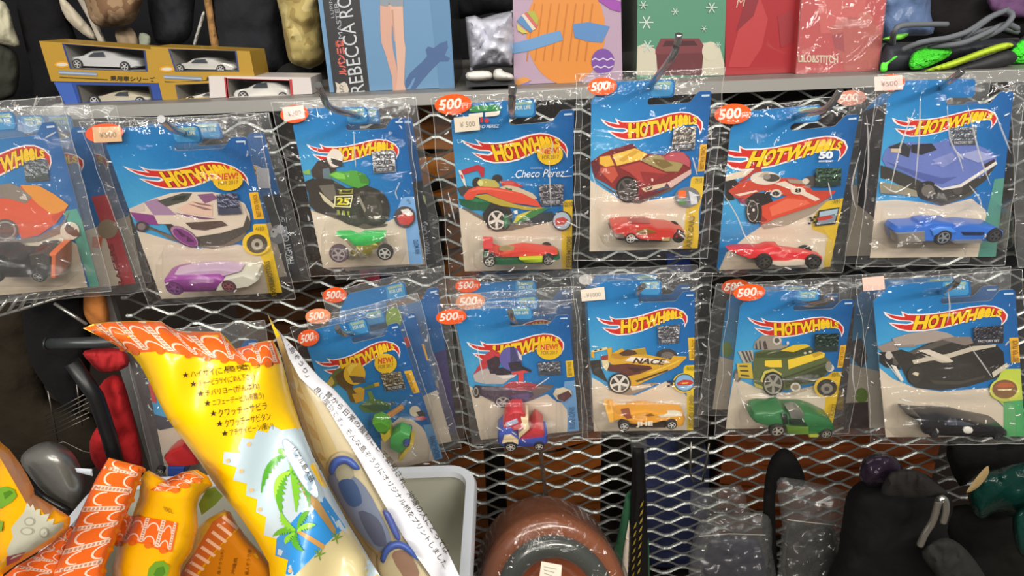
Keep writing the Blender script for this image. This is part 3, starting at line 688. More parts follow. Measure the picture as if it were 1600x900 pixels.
# D  low racer ------------------------------------------------------------------
full('toy pack with a red and green winged racer picture and a white price label', [(704,184),(897,171),(893,420),(726,424)], -.095,
 ([(716,324),(746,336),(800,350),(868,345),(882,350),(893,425),(726,428)],),
 [('#e0b92a',[1000,380,1020,362,1110,360,1100,600,1085,920,990,920,985,600,1000,560],(680,240))],
 ([('#6b6257',[200,420,400,540,460,600,600,600,880,540,920,520,640,540,430,520,250,430]),
  ('e','#3a3433',330,230,40,45),('e','#3a3433',485,195,40,32),('#454240',[170,270,230,250,300,260,240,330,200,330]),
  ('#b8323c',[200,130,335,85,385,110,380,180,360,185,345,150,330,130,215,165]),('#e0d8d0',[180,130,200,130,230,190,245,265,225,240,205,200]),('#c02a30',[195,165,212,165,222,195,208,195]),
  ('#1f5a3c',[180,350,250,360,310,340,440,370,480,380,430,420,400,460,360,440,280,440,200,400]),('#2f7a50',[230,360,310,345,420,375,330,380]),
  ('#c0392f',[510,215,600,210,700,260,640,260,520,250]),('#b9ae58',[325,225,345,200,390,195,470,210,500,240,500,265,420,265,340,250]),('e','#d9d88a',355,230,20,25),
  ('#c8b89c',[500,265,560,245,640,260,760,310,800,350,770,360,680,320,560,290]),('#3c2f2a',[590,290,700,320,770,355,740,360,640,330]),('#3f6a44',[545,265,600,275,600,300,560,292]),
  ('#2f2d2a',[370,470,440,380,500,370,570,400,605,470,600,540,560,600,480,610,410,580,380,520]),
  ('#b3a03c',[300,330,400,315,520,360,640,400,760,420,860,420,800,440,700,440,600,420,520,410,460,390]),
  ('#d8503c',[220,330,260,280,330,255,430,260,560,280,680,310,800,370,830,420,720,400,600,385,500,350,400,310,330,315,290,360,240,360]),('#e8735a',[250,300,330,265,430,268,560,290,660,315,560,300,430,282,330,285]),
  ('#2e3a40',[660,530,780,470,910,450,930,490,900,530,760,545]),('#3b7a42',[600,550,760,440,900,420,760,500,640,545]),('#c5bd4a',[605,545,640,480,760,440,640,530]),('#276244',[530,480,560,470,590,545,540,550]),
  ('w',480,520,80,88,'#1f1d1c','#d8d3c8','#3b3733',5),('#2f6f4a',[545,470,570,500,570,560,545,590,530,520]),('#e9e6da',[610,450,640,440,645,470,620,470])],680,240),
 ((720,218),(885,226),(774,255.6)),
 [(crop([808,245,1000,235,1000,400,825,405],680,240),'#8a8a90')], [((708,163),K1)],
 ('toy_car','low red, yellow and green toy racer in the bubble below the winged racer picture','toy car',
  [('base','#1f5a3c',[370,850,480,828,640,828,660,845,840,840,960,815,980,835,860,868,480,882,380,885],.1,.9),
   ('body','#cf3f35',[430,770,500,795,640,765,700,755,780,765,940,785,965,800,850,806,640,818,500,828,455,812],.2,.8),
   ('side_pod','#b4cc2e',[655,815,840,805,840,838,700,848],.0,.3),('wing','#cf3f42',[372,708,450,715,450,735,432,775,420,770,424,730,375,725],.1,.9),('engine','#b9a878',[500,775,560,760,620,770,560,795],.35,.65,.35,.6)],
  [(425,845,50,'#2a2a28','#d8d8cc'),(882,836,44,'#1c1c1c','#a9a9a4')],(680,240)),
 new=((859.6,241),20,17,.06), sleeve=(.14,0.050,.06,.05),
 text=([('t','#dfe6ee','Checo Perez',620,190,380,-10,18,-62,.0),('t','#b9cbe0','CHAMPION',742,120,95,0,0,-12,.0),('#dfe6ee',[985,178,1070,172,1070,176,990,184])],680,240),
 icons=([('#2f8a4a',[270,180,480,165,510,195,505,215,265,225]),('#e6dfd0',[262,240,372,228,372,262,300,275,262,262]),('#e6dfd0',[390,228,508,216,500,245,470,256,390,262]),('#c8323a',[350,270,372,268,370,305,352,308]),('e','#c8323a',402,292,18,18),('t','#d0dae6','RO PEREZ',340,352,155,-4,8,-26,.02),
   ('e','#2f3438',990,1075,78,78),('e','#a9b8c4',990,1075,68,68),('#b8423c',[935,1060,1000,1045,1040,1070,1000,1110,940,1110]),('t','#6d5a20','2/10',1010,965,64,-4,2,-36,.02),('t','#6d5a20','EXPERIMOTORS',1062,1440,6,-240,-40,-2,.03)],680,130) ,
 tagp=[([(709,184),(748,180),(750,203),(711,207)],dict(text='¥ 500')) ], lock=(-.20,.0), creases=([(858,250),(859.5,290),(861,325)],[(864,220),(862,245)],[(700,300),(712,350)],[(884,345),(905,356)]))
# E  dark red -------------------------------------------------------------------
full('toy pack with a dark red sports car picture, hung highest of all', [(924,150),(1112,142),(1090,388),(921,393)], -.10,
 ([(920,280),(966,310),(992,317),(1056,306),(1075,318),(1092,400),(918,400)],),
 [('#d9b32e',[1000,345,1015,330,1120,330,1060,600,1060,940,930,940,960,580],(880,210)),('#e2a92e',[1070,78,1135,75,1110,285,1050,290],(880,210))],
 ([('#59504a',[215,330,420,480,520,535,600,540,840,440,1000,300,1000,260,830,400,600,500,420,460]),
  ('#7e2a28',[215,215,290,160,370,120,540,70,580,110,660,150,780,160,840,135,920,135,980,170,1000,220,990,290,860,380,620,480,560,520,480,470,400,430,330,380,250,340,230,290]),
  ('#5e1f24',[215,215,260,200,290,260,250,340,230,290]),('#6d2228',[365,130,540,70,560,105,385,155]),('#e0b84e',[385,160,560,108,660,155,600,200,420,245]),('#c99a3a',[430,200,560,120,600,135,470,215]),('#e0ae40',[285,175,365,165,400,240,330,255,285,230]),
  ('#b8503c',[290,260,400,250,430,320,380,380,330,330,290,290]),('#9a8a58',[600,200,720,155,940,230,900,290,800,290,640,220]),('#766238',[700,190,800,200,860,240,780,270,720,230]),('#a8403a',[440,260,600,215,820,310,640,400,520,300]),('#8a2c2c',[600,290,820,310,640,400]),
  ('#b0505a',[780,180,850,140,940,140,990,200,990,260,920,220,800,200]),('#c9a8a0',[810,380,1000,270,1000,310,840,420]),('#cfb998',[610,420,810,375,790,410,640,450]),('#4a3a30',[640,420,700,405,690,430,650,440]),
  ('#5f1e24',[560,480,640,460,830,420,760,455,600,515]),('w',500,430,88,104,'#1b1919','#56504c','#2a2726',5),('#e8d8c8',[690,340,705,350,700,370,688,360])],880,210),
 ((938.75,185.5),(1098.75,191),(980,219.5)),
 [([(1053,200),(1088,197),(1085,233),(1049,235)],'#b9b2a4')], [((941,135),dict(rx=23,ry=14))],
 ('toy_car','small red toy sports car with one white-spoked wheel in the highest pack','toy car',
  [('base','#2b2625',[400,800,480,800,640,830,850,820,850,850,600,852,420,830],.1,.9),
   ('body','#c0352c',[385,700,420,690,500,682,690,682,740,710,860,720,960,760,955,805,840,805,780,828,600,818,570,790,480,790,390,780],.0,1),
   ('roof','#96302e',[500,690,560,672,690,678,720,705,560,712],.18,.82),('window','#7a5a18',[565,730,650,702,730,738,640,760,576,755],-.05,.3),
   ('bumper','#6a5a50',[380,750,480,758,480,802,395,802],-.01,1.01),('side_trim','#a89468',[770,800,835,790,835,827,770,827],-.02,.3)],
  [(527,812,47,'#262424','#e6e6e0'),(905,802,50,'#1a1918','#3a3838')],(880,210)),
 icons=([('e','#6d7076',970,490,100,80),('#d0562c',[900,440,960,440,960,490,900,500]),('e','#e06a2c',930,465,32,28),('e','#4a7a4a',930,530,30,25),('#c9ccd0',[980,440,1040,470,1050,540,1000,550]),
  ('t','#7a5a1c','BEST FOR TRACK',1098,270,18,-180,-32,2,.02),('t','#7d6a20','7/12',1030,380,55,-4,2,-36,.02),('t','#6d5a20','ART CARS',1000,890,30,-250,-40,-5,.03)],880,210), lock=(-.06,0), creases=([(925,270),(932,300),(924,330)],[(1006,215),(1014,190)],[(1082,245),(1090,275)]))
# F  formula racer ---------------------------------------------------------------
full('toy pack with a red single-seat racer picture bearing number 8', [(1142,195),(1343,178),(1297,417),(1120,422)], -.09,
 ([(1165,370),(1195,350),(1240,338),(1285,318),(1320,312),(1305,430),(1120,430),(1135,395)],),
 [('#d9b62a',[980,400,1010,370,1150,345,1085,640,1040,920,980,920,1010,640,890,590,900,500],(1090,240))],
 ([('#9a8c7c',[490,560,620,500,930,400,1060,330,900,470,700,560,520,590]),
  ('#d8c6b0',[218,165,420,120,440,150,380,180,220,215]),('#2a2725',[215,220,290,200,330,240,260,290,290,360,215,370]),
  ('#c0432f',[240,290,330,230,420,200,640,190,760,190,850,230,900,290,1080,290,1070,310,930,380,620,480,510,550,490,560,500,410,560,390,700,330,640,320,520,290,400,300,330,310,290,320]),
  ('#a8392f',[300,235,410,150,460,100,500,110,500,140,440,150,380,210]),('e','#d6cabb',530,192,118,52),('#b8aa98',[470,180,520,140,560,150,520,190]),('e','#4a4642',578,190,65,30),('e','#8d857d',540,180,30,22),
  ('#d8cab8',[600,235,680,215,960,355,920,372,700,270]),('e','#d8cab8',785,290,58,29),('t','#2a2624','8',760,305,50,-2,0,-34,.03),
  ('e','#2b2b2a',1000,190,98,72),('e','#4a4541',880,220,55,45),('#9b8c7c',[700,200,860,210,860,240,720,230]),('e','#c9bdae',845,215,28,22),
  ('#b5493a',[240,295,420,270,500,290,420,330,350,370,290,340]),('#e0c8b8',[290,320,460,285,470,296,330,332]),('#8a2f4a',[310,345,360,345,390,400,330,380]),
  ('#292624',[370,360,440,310,560,300,590,380,510,420,490,540,440,550,390,480]),('e','#1d1b1a',430,450,56,96),('e','#c6beb2',430,450,44,82),('e','#35302c',430,450,40,77),('e','#e0dad0',437,440,10,12),('e','#c9bfb0',615,310,42,32),('e','#3a3632',612,312,28,18),
  ('#c8472f',[500,410,700,330,860,350,930,375,1060,320,930,400,600,510,510,555]),('#d9664a',[560,420,700,350,850,365,880,390,700,450,580,490]),('#8f2f22',[490,560,500,480,545,520])],1090,240),
 ((1126,229),(1326,230),(1160,267)),
 [(crop([925,112,1125,112,1120,250,925,260],1090,240),'#3f5a48','#22332a',False)], [((1145,178),K1)],
 ('toy_car','small red and white single-seat toy racer in the tilted pack','toy car',
  [('lower_body','#d6c8b4',[600,850,700,850,800,830,860,840,860,880,640,892,580,872],.1,.9),
   ('body','#cf2a30',[260,755,300,745,400,740,520,740,580,715,660,715,690,755,780,770,900,790,1000,820,1005,858,980,870,900,840,800,830,740,860,690,850,600,850,560,800,460,822,400,830,330,800],.22,.78),
   ('engine','#cfc7bb',[660,765,770,775,770,800,670,797],.3,.7,.3,.6),('airbox','#d83038',[585,722,660,720,675,760,590,770],.32,.68)],
  [(525,850,62,'#1e1c1c','#57524e'),(912,852,58,'#1e1c1c','#57524e')],(1090,240)),
 icons=([('#2a2c30',[945,445,1110,418,1078,550,915,568]),('#9db4c4',[955,455,1098,430,1090,470,950,495]),('#7d8894',[950,500,1088,475,1070,540,930,556]),('#b03a30',[935,500,1040,480,1060,500,1000,520,940,525]),
  ('#26262a',[870,495,890,492,895,510,875,512]),('#26262a',[905,490,930,488,925,505,905,508]),('#26262a',[885,512,910,510,905,530,880,530]),('#26262a',[860,540,885,535,880,552,860,552]),('#26262a',[905,530,925,528,920,545,900,548]),
  ('t','#6d5a20','7/10',1060,390,55,-6,2,-30,.02),('t','#dfe6ee','50',945,42,110,-2,8,-60,.06),('t','#dfe6ee','ANNIVERSARY',945,68,115,-2,0,-16,.02),
  ('e','#44d05a',945,190,14,7),('e','#44d05a',985,205,12,6),('e','#6ae07a',1020,190,8,8),('e','#44d05a',1060,215,10,6),('e','#6ae07a',1100,225,10,5),('e','#44d05a',1000,180,7,5)],1090,240), sleeve=(.15,0.042,.12,.04), lock=(-.08,0), creases=([(1130,303),(1150,335),(1165,370),(1178,386)],[(1345,235),(1331,290),(1337,325)],[(1354,180),(1357,240),(1352,320)],[(1294,285),(1300,312)]))  # green ellipses paint the sparkle of the foil seal
# G  blue roadster ---------------------------------------------------------------
full('toy pack with a pale blue open roadster picture, wrinkled sleeve and pink price label', [(1387,148),(1584,143),(1556,401),(1359,403)], -.105,
 ([(1369,314),(1400,312),(1440,316),(1470,322),(1518,310),(1540,328),(1556,420),(1355,420)],),
 [('#4f8a7c',[1370,250,1500,230,1480,480,1400,900,1230,900,1300,560],(1280,230))],
 ([('#4a453c',[790,400,960,460,1180,380,1240,330,1000,330,840,380]),('#39352f',[480,140,600,180,780,260,900,320,1000,330,1200,260,1350,160,1390,130,1300,260,1150,370,950,440,800,400,700,330,560,260,480,240]),
  ('#6474b4',[490,90,520,20,560,-20,700,-40,900,-30,1000,-60,1160,-50,1300,10,1380,70,1390,120,1280,220,1080,310,960,320,820,280,760,250,600,170,520,150]),
  ('#4c5a98',[520,110,760,190,960,240,1080,230,960,290,820,260,600,160]),('#34343a',[540,0,640,-40,720,-10,700,80,640,60]),('#c4b298',[560,10,640,10,640,45,560,40]),('#2c2c34',[720,-20,880,-30,920,20,800,60,720,40]),
  ('#959dc8',[1080,60,1240,20,1370,80,1240,120]),('#7f8ac0',[880,100,1040,40,1080,100,960,160]),('e','#2b2926',850,340,82,76),('e','#6a645c',850,340,50,48),('e','#4a4640',1080,330,40,40),('#3a2c30',[1280,140,1370,90,1380,130,1300,190]),('#d6d0c8',[900,290,960,320,1100,290,1380,110,1392,130,1110,312,960,336]),('#8d866f',[470,270,640,300,760,340,770,390,640,370,480,360])],1280,230),
 ((1394,184),(1560,184),(1425,214)),
 [(crop([1020,-150,1230,-160,1230,-20,1030,-15],1280,230),'#9aa0a8')], [((1392,129),dict(rx=22,ry=13,text=None))],
 ('toy_car','blue toy car with silver rear panel in the wrinkled roadster pack','toy car',
  [('body','#2f68c4',[600,640,630,600,820,590,830,570,900,555,1060,560,1090,590,1200,580,1400,600,1470,650,1460,705,1400,742,1060,742,880,742,620,742],.05,.95),
   ('rear_panel','#a09a92',[600,655,830,632,832,732,615,750],-.03,.5,.3,.5),('stripe','#1c2748',[1115,642,1300,645,1290,672,1130,672],.0,.3),('exhaust','#c9c9c9',[1060,722,1280,712,1280,748,1060,752],-.02,.25,.25,.8),
   ('fender','#3f7cd4',[870,620,940,585,1030,590,1080,640,1050,650,970,620,890,680],-.02,.3)],
  [(970,705,66,'#1f1d22','#8f979f'),(1372,692,58,'#1f1d22','#55555c')],(1280,230)),
 tagp=[([(1366,120),(1410,117),(1411,140),(1367,142)],dict(h='#ecc9c0'))], sleeve=(.10,0.042,.08,.05), badge=False, lock=(-.04,0), creases=([(1430,170),(1408,225),(1390,300)],[(1438,150),(1436,215),(1430,290)],[(1480,165),(1484,215),(1498,245),(1505,268)],[(1512,165),(1530,240),(1548,290)],[(1556,180),(1580,240)],[(1380,290),(1400,300),(1425,286)],[(1515,290),(1530,310),(1534,326)],[(1496,238),(1506,250)]))
# B  purple / silver --------------------------------------------------------------
full('toy pack with a silver and purple sports car picture and a beige price label', [(163,221),(385,214),(441,457),(252,467)], -.105,
 ([(214,360),(254,372),(310,389),(372,382),(386,386),(420,395),(445,470),(250,472)],),
 [('#e3bd22',[1075,610,1090,600,1190,598,1250,800,1320,1150,1200,1160,1150,880,1090,790],(180,230)),('#e8b428',[1045,355,1115,350,1165,558,1085,565],(180,230))],
 ([('#6f6558',[150,570,430,720,640,780,760,795,900,770,1000,720,1050,600,900,640,600,690,440,690,250,640]),
  ('#d6c8b6',[110,480,300,400,430,360,520,350,760,350,900,380,1010,440,1050,520,1055,580,1000,620,830,670,700,700,560,700,480,640,400,600,330,600,250,600,160,570,115,520]),
  ('#84427f',[112,505,300,530,340,610,250,600,160,570]),('#a080a0',[225,430,330,400,480,530,300,530]),('#c9b8b0',[110,480,225,435,230,500,120,505]),('#4c4e48',[330,420,520,360,600,360,560,420,400,465]),('#2f3630',[430,420,480,385,560,375,540,410]),
  ('#dcbaa6',[480,480,600,420,760,440,760,540,560,520]),('#7a4f70',[460,510,640,540,790,560,700,565,560,545]),('#84587c',[640,370,760,360,800,400,700,440]),('#8d6a70',[560,440,700,470,760,490,700,490]),('#8d6a70',[600,425,740,450,760,462,660,450]),
  ('#57463f',[545,590,830,575,880,610,700,650,600,640]),('#4b4640',[640,700,830,670,1000,620,1040,500,1060,560,1050,640,950,700,840,760,680,770]),('#3a3632',[390,600,440,600,520,680,660,720,660,770,560,770,450,700]),
  ('#cfc0ae',[990,440,1050,520,1055,580,1040,500]),('e','#5a3a55',540,700,128,60,33),('e','#a07f98',540,695,122,52,33),('e','#7c3a78',545,702,108,44,33),('#4a2648',[470,640,500,650,560,700,520,700]),('#4a2648',[560,690,620,740,560,740]),('e','#4a3f42',205,620,48,42),('e','#7d6f70',205,620,30,27)],180,230),
 ((192.4,259.6),(381.6,270),(264,296)),
 [(crop([790,370,945,355,990,520,805,530],180,230),'#6a7088','#3f4458',False)], [((163,208),dict(rx=30,ry=15,text=None,h='#e8603c'))],
 ('toy_car','small purple and silver toy car in the pack with the beige label','toy car',
  [('base','#5a4a52',[745,215,980,205,980,228,745,235],.1,.9),
   ('body','#8d3f90',[615,145,650,128,700,118,960,105,1000,140,960,200,940,222,760,228,680,222,630,185],.0,1.0),
   ('canopy','#b9a0b8',[670,118,800,84,960,76,1090,92,1000,125],.2,.8,.12),
   ('nose','#c4c2b4',[955,170,1000,128,1120,96,1190,118,1205,150,1160,185,1040,210,940,222],.02,.98)],
  [(690,200,56,'#5a2a5e','#8d5a90'),(1030,190,46,'#4a3038','#a05a60')],(100,400),4.0),
 new=((356,281),23.5,17,.06), tagp=[([(144,199),(188,197),(191,221),(147,223)],dict(h='#e3b98e'))],
 icons=([('e','#e3bd22',1105,750,112,95),('e','#4a4030',1108,755,82,75),('e','#a8a090',1108,760,45,45),('e','#4a4030',1108,760,18,18),('t','#8d5a1c','BEST FOR TRACK',1140,540,-35,-175,-32,6,.02),('t','#8d7a20','4/10',1095,655,65,-2,0,-36,.02),('t','#7d6a14','EXPERIMOTORS',1262,1155,-58,-270,-40,10,.03)],180,230), sleeve=(.12,0.042,.10,.04), lock=(-.24,-.02))
# A  orange car -------------------------------------------------------------------
full('toy pack with an orange hot rod picture, cut off by the end of the mesh', [(-105,207),(86,190),(155,447),(-18,463)], -.115,
 ([(-60,395),(0,378),(48,379),(96,364),(120,382),(142,470),(-30,470)],),
 [('#4f9a88',[490,300,600,280,650,400,800,950,720,950,690,850,600,560],(0,270))],
 ([('#7d7068',[-100,480,100,520,300,500,480,400,540,300,480,470,300,540,0,560]),('#d8522c',[-150,200,0,195,80,200,150,170,160,100,300,100,420,170,535,250,500,310,440,390,300,490,170,515,130,440,80,390,0,370,-150,420]),
  ('#e0902e',[160,95,300,100,420,165,535,250,490,310,400,320,300,250,220,170]),('#c23f22',[400,340,500,290,480,340,420,390]),('#857a70',[-100,110,80,80,150,110,250,190,200,240,100,210,0,190]),('#c9beb2',[150,190,200,170,215,215,160,205]),
  ('e','#5a504c',40,450,104,88),('e','#9a9088',40,450,85,72),('e','#56504c',40,450,70,60)],0,270),
 ((-95,250),(80,243),(-45,287)),
 [(crop([180,560,370,545,380,710,200,720],0,140),'#7f8a90','#3f4a48',False)], [],
 ('toy_car','black toy car with an orange end panel in the orange hot rod pack','toy car',
  [('body','#202124',[-150,600,0,596,60,640,200,640,230,590,330,575,400,600,420,800,330,832,220,832,-150,832],.05,.95),
   ('cabin','#3f3b38',[225,595,340,572,395,605,395,690,240,700],-.03,.9,.2),('end_panel','#d0642c',[385,580,440,582,437,828,400,822,408,600],-.03,1.02)],
  [(-60,800,75,'#161616','#55555a'),(300,812,52,'#161616','#8d8d90')],(0,270)),
 icons=([('e','#d6ccbc',545,455,75,72),('#6b4a3c',[500,430,540,410,600,440,630,490,580,500,520,470]),('e','#3f342e',530,415,18,22)],0,270), sleeve=(.10,0.067,.10,.04), soft=True, lock=(-.20,0), creases=([(70,216),(88,206)],[(20,168),(50,166)],[(52,172),(58,150)],[(94,405),(112,412)]))
# J  yellow racer -----------------------------------------------------------------
full('toy pack with a yellow open-wheel racer picture and a bare cream price label', [(917,458),(1086,455),(1083,672),(928,674)], -.095,
 ([(925,590),(940,598),(960,614),(992,618),(1020,606),(1040,596),(1060,604),(1090,640),(1090,680),(925,680)],),
 [('#e0c01e',[940,330,955,305,1060,300,1050,830,970,830,965,520,940,500],(880,510)),('#e0b422',[975,90,1060,84,1050,265,985,265],(880,510))],
 ([('#8a7e70',[340,490,440,530,520,540,760,440,700,440,560,450]),('#d0c4b4',[520,470,680,450,690,470,540,500]),('#33312f',[205,270,290,260,300,330,350,440,280,400,230,370]),('e','#3b3836',810,225,82,50),('e','#6a645e',815,225,50,26),
  ('#d0a02e',[340,170,380,165,380,210,460,170,480,190,640,165,655,220,800,250,840,260,860,230,965,235,900,310,800,340,600,410,520,460,500,400,400,310,330,260,350,230]),('#5d332c',[300,290,400,300,500,290,680,310,700,330,600,370,500,390,440,360,360,350]),
  ('#b8862a',[380,210,470,215,520,240,440,260,370,240]),('#e0c890',[215,190,340,160,345,180,225,205]),('#4a3a28',[240,186,260,180,266,190,246,196]),('#4a3a28',[280,176,300,171,306,182,286,187]),('#d0a02e',[215,205,240,200,245,250,220,240]),('#8d3c34',[295,230,350,225,350,260,300,265]),('#d8c8a0',[300,265,350,265,360,300,340,350,310,320]),
  ('#553a26',[435,210,500,180,640,200,520,230,460,230]),('#a88a30',[560,190,640,170,650,215,590,220]),('#e6ded0',[480,270,530,235,800,262,840,285,700,290]),('t','#4a3226','NACE',540,288,240,14,26,-44,.04),
  ('#3a2420',[500,320,620,330,680,330,560,360]),('#c99a2c',[490,400,640,360,800,300,940,240,965,245,880,320,560,465,510,470]),('#4a3a1c',[560,425,820,335,820,347,580,437]),('#e0b840',[640,370,800,310,930,250,900,280,700,365]),
  ('w',440,445,90,82,'#2b2a29','#d3cfc6','#3a3837',5)],880,510),
 (J_TIP, J_RT, J_BT),
 [([(1027,510),(1063,507),(1060,536),(1030,538)],'#8a8a90')], [],
 ('toy_car','little yellow open-wheel toy racer with white lettering in its bubble','toy car',
  [('base','#3a2c25',[500,760,560,770,700,790,820,770,820,805,520,805],.1,.9),
   ('body','#e09c2e',[345,660,375,640,400,670,480,690,560,660,660,645,740,670,840,680,950,690,965,740,950,800,890,800,880,740,800,740,640,792,520,780,500,740,440,720,370,740],.12,.88),
   ('engine_cover','#8d4a30',[465,680,530,668,545,712,500,722],.1,.5),('stripe_panel','#e6dcc6',[740,682,900,676,940,690,760,706],.1,.4),
   ('rear_wing','#e8b04a',[340,655,395,645,398,745,362,748],.05,.95),('cockpit','#8a5a20',[640,680,690,665,720,685,660,694],.08,.3)],
  [(477,780,46,'#2c2a28','#ecece6'),(848,770,43,'#2c2a28','#ecece6')],(880,510),5.0,dict(words=[('JHE',(994,668),(26,-1),(0,-9),'#ece4d2')])),
 tagp=[([(907,453),(944,448),(946,468),(909,471)],dict(h='#ecdfcc',text='¥1000'))],
 icons=([('e','#e0c01e',950,442,95,78),('e','#3a4450',948,440,80,70),('e','#78a8d0',948,440,72,62),('#b8382c',[890,440,940,415,1000,420,1020,440,990,460,890,462]),('#e0b04a',[920,440,980,435,970,448,930,450]),
  ('#2a2a2c',[815,425,840,422,838,440,815,442]),('#2a2a2c',[858,420,880,420,876,436,856,438]),('#2a2a2c',[838,442,858,440,856,456,836,458]),('#2a2a2c',[815,460,836,458,832,474,812,474]),('#2a2a2c',[858,456,872,454,866,470,852,470]),
  ('t','#8d6a1c','BEST FOR TRACK',1030,250,4,-150,-28,0,.02),('t','#7d6a14','9/10',965,345,55,0,0,-30,.02),('t','#8d7414','LEGENDS OF SPEED',1015,790,4,-250,-34,0,.03)],880,510), sleeve=(.12,0.050,.14,.05), lock=(-.06,0))
# K  green truck ------------------------------------------------------------------
full('toy pack with a dark green hot-rod truck picture with yellow windows', [(1157,473),(1335,468),(1300,668),(1134,670)], -.09,
 ([(1147,586),(1160,596),(1184,606),(1212,618),(1240,614),(1275,602),(1292,610),(1310,640),(1310,680),(1130,680)],),
 [('#dcb622',[985,370,1005,355,1100,355,1030,690,1010,840,920,840,950,560,870,500,900,430],(1100,510)),('#e8b42a',[1065,148,1140,142,1105,320,1040,322],(1100,510))],
 ([('#b3a593',[420,515,560,500,640,520,900,450,860,480,700,540,560,550]),('#968c80',[385,170,400,120,450,70,560,70,610,100,610,150,660,140,640,170,480,190]),('#4a4440',[400,140,410,120,420,180,405,180]),('#4a4440',[430,120,440,105,450,180,435,180]),('#4a4440',[460,120,480,110,500,180,470,180]),('e','#c9c2b8',570,110,34,34),('e','#5a544e',570,110,20,20),('e','#d8d0c8',655,130,10,14),
  ('#aaa49a',[265,195,380,185,390,270,310,290]),('#4f4842',[290,195,305,192,345,280,330,284]),('#4f4842',[320,192,335,190,370,275,355,279]),('#4f4842',[350,190,362,188,385,262,375,270]),
  ('e','#5a544e',262,385,30,52),('e','#8d857a',255,395,16,30),
  ('#56603a',[385,280,400,200,470,185,600,180,640,160,800,140,850,170,860,200,950,240,990,270,980,350,880,440,760,460,640,500,600,480,560,370,450,480,390,440,380,380]),('#404a28',[400,210,600,185,640,170,850,180,860,205,650,245,400,245]),
  ('#c9aa3c',[255,290,370,285,385,410,270,400]),('#3a3826',[275,305,340,305,342,318,278,316]),('#3a3826',[280,340,345,342,348,354,284,352]),('#3a3826',[285,375,352,380,354,394,290,388]),
  ('#e8c636',[475,268,605,262,610,320,520,320,475,310]),('#e8c636',[655,262,840,215,900,195,945,210,940,240,660,335]),('#c09a2a',[840,215,900,197,930,215,860,245]),('#dcb830',[595,190,700,145,800,140,830,155,700,200]),
  ('#343a22',[620,400,960,280,990,330,880,430,740,450,640,480]),('#4a5430',[640,400,960,285,970,300,660,420]),('e','#c6c2b6',985,325,32,30),('e','#8a8478',975,310,25,38),('e','#d0c6b8',715,475,40,36),('e','#8d8074',715,475,26,22),('e','#c9c0b0',790,208,12,9),('e','#c9c0b0',830,198,12,9),
  ('#c9bb5a',[440,420,470,350,540,330,610,370,590,390,540,350,480,370,455,440]),('#b8a848',[390,440,460,470,460,490,400,470]),('w',540,450,84,94,'#24221f','#989288','#3c3934',5)],1100,510),
 ((1168,495.6),(1319,511),(1208,527)),
 [(crop([865,60,1055,55,1045,195,865,195],1100,510),'#3a5048','#22302c',False)], [((1171,457),dict(rx=25,ry=13))],
 ('toy_car','dark green toy car with exposed silver engine in the truck pack','toy car',
  [('body','#2f6f40',[375,700,400,650,460,630,540,640,580,620,620,610,650,640,820,640,900,670,1000,730,1040,800,1000,832,820,862,660,838,640,760,560,740,480,765,400,735],.04,.96),
   ('door','#5f8034',[640,757,820,770,820,838,650,832],-.02,.3),('engine','#b0b0a8',[655,604,700,585,750,600,785,640,770,690,670,680],-.03,.45,.25,.7),('window','#1a241c',[600,635,650,645,660,740,620,740],-.03,.5),('window','#203024',[665,690,775,695,810,755,670,745],-.03,.3),
   ('side_trim','#9aa040',[820,842,900,852,890,866,820,866],-.01,.3)],
  [(575,815,62,'#2c2a28','#b9b3a5'),(955,840,48,'#2c2a28','#a09a8c')],(1100,510)),
 icons=([('e','#dcb622',955,475,95,82),('e','#2f2c28',960,480,78,68),('e','#8a8478',960,485,46,40),('e','#3a3632',960,487,20,18),('t','#9a6a1c','BEST FOR TRACK',1080,310,22,-150,-28,-2,.02),('t','#7d6414','10/10',1000,395,62,-4,2,-32,.02),('t','#8d7414','HOT TRUCKS',985,790,50,-180,-34,-6,.03)],1100,510), sleeve=(.10,0.050,.16,.05), lock=(-.12,0), creases=([(1150,600),(1165,640)],[(1212,612),(1224,618)],[(1340,520),(1332,580),(1338,620)]))
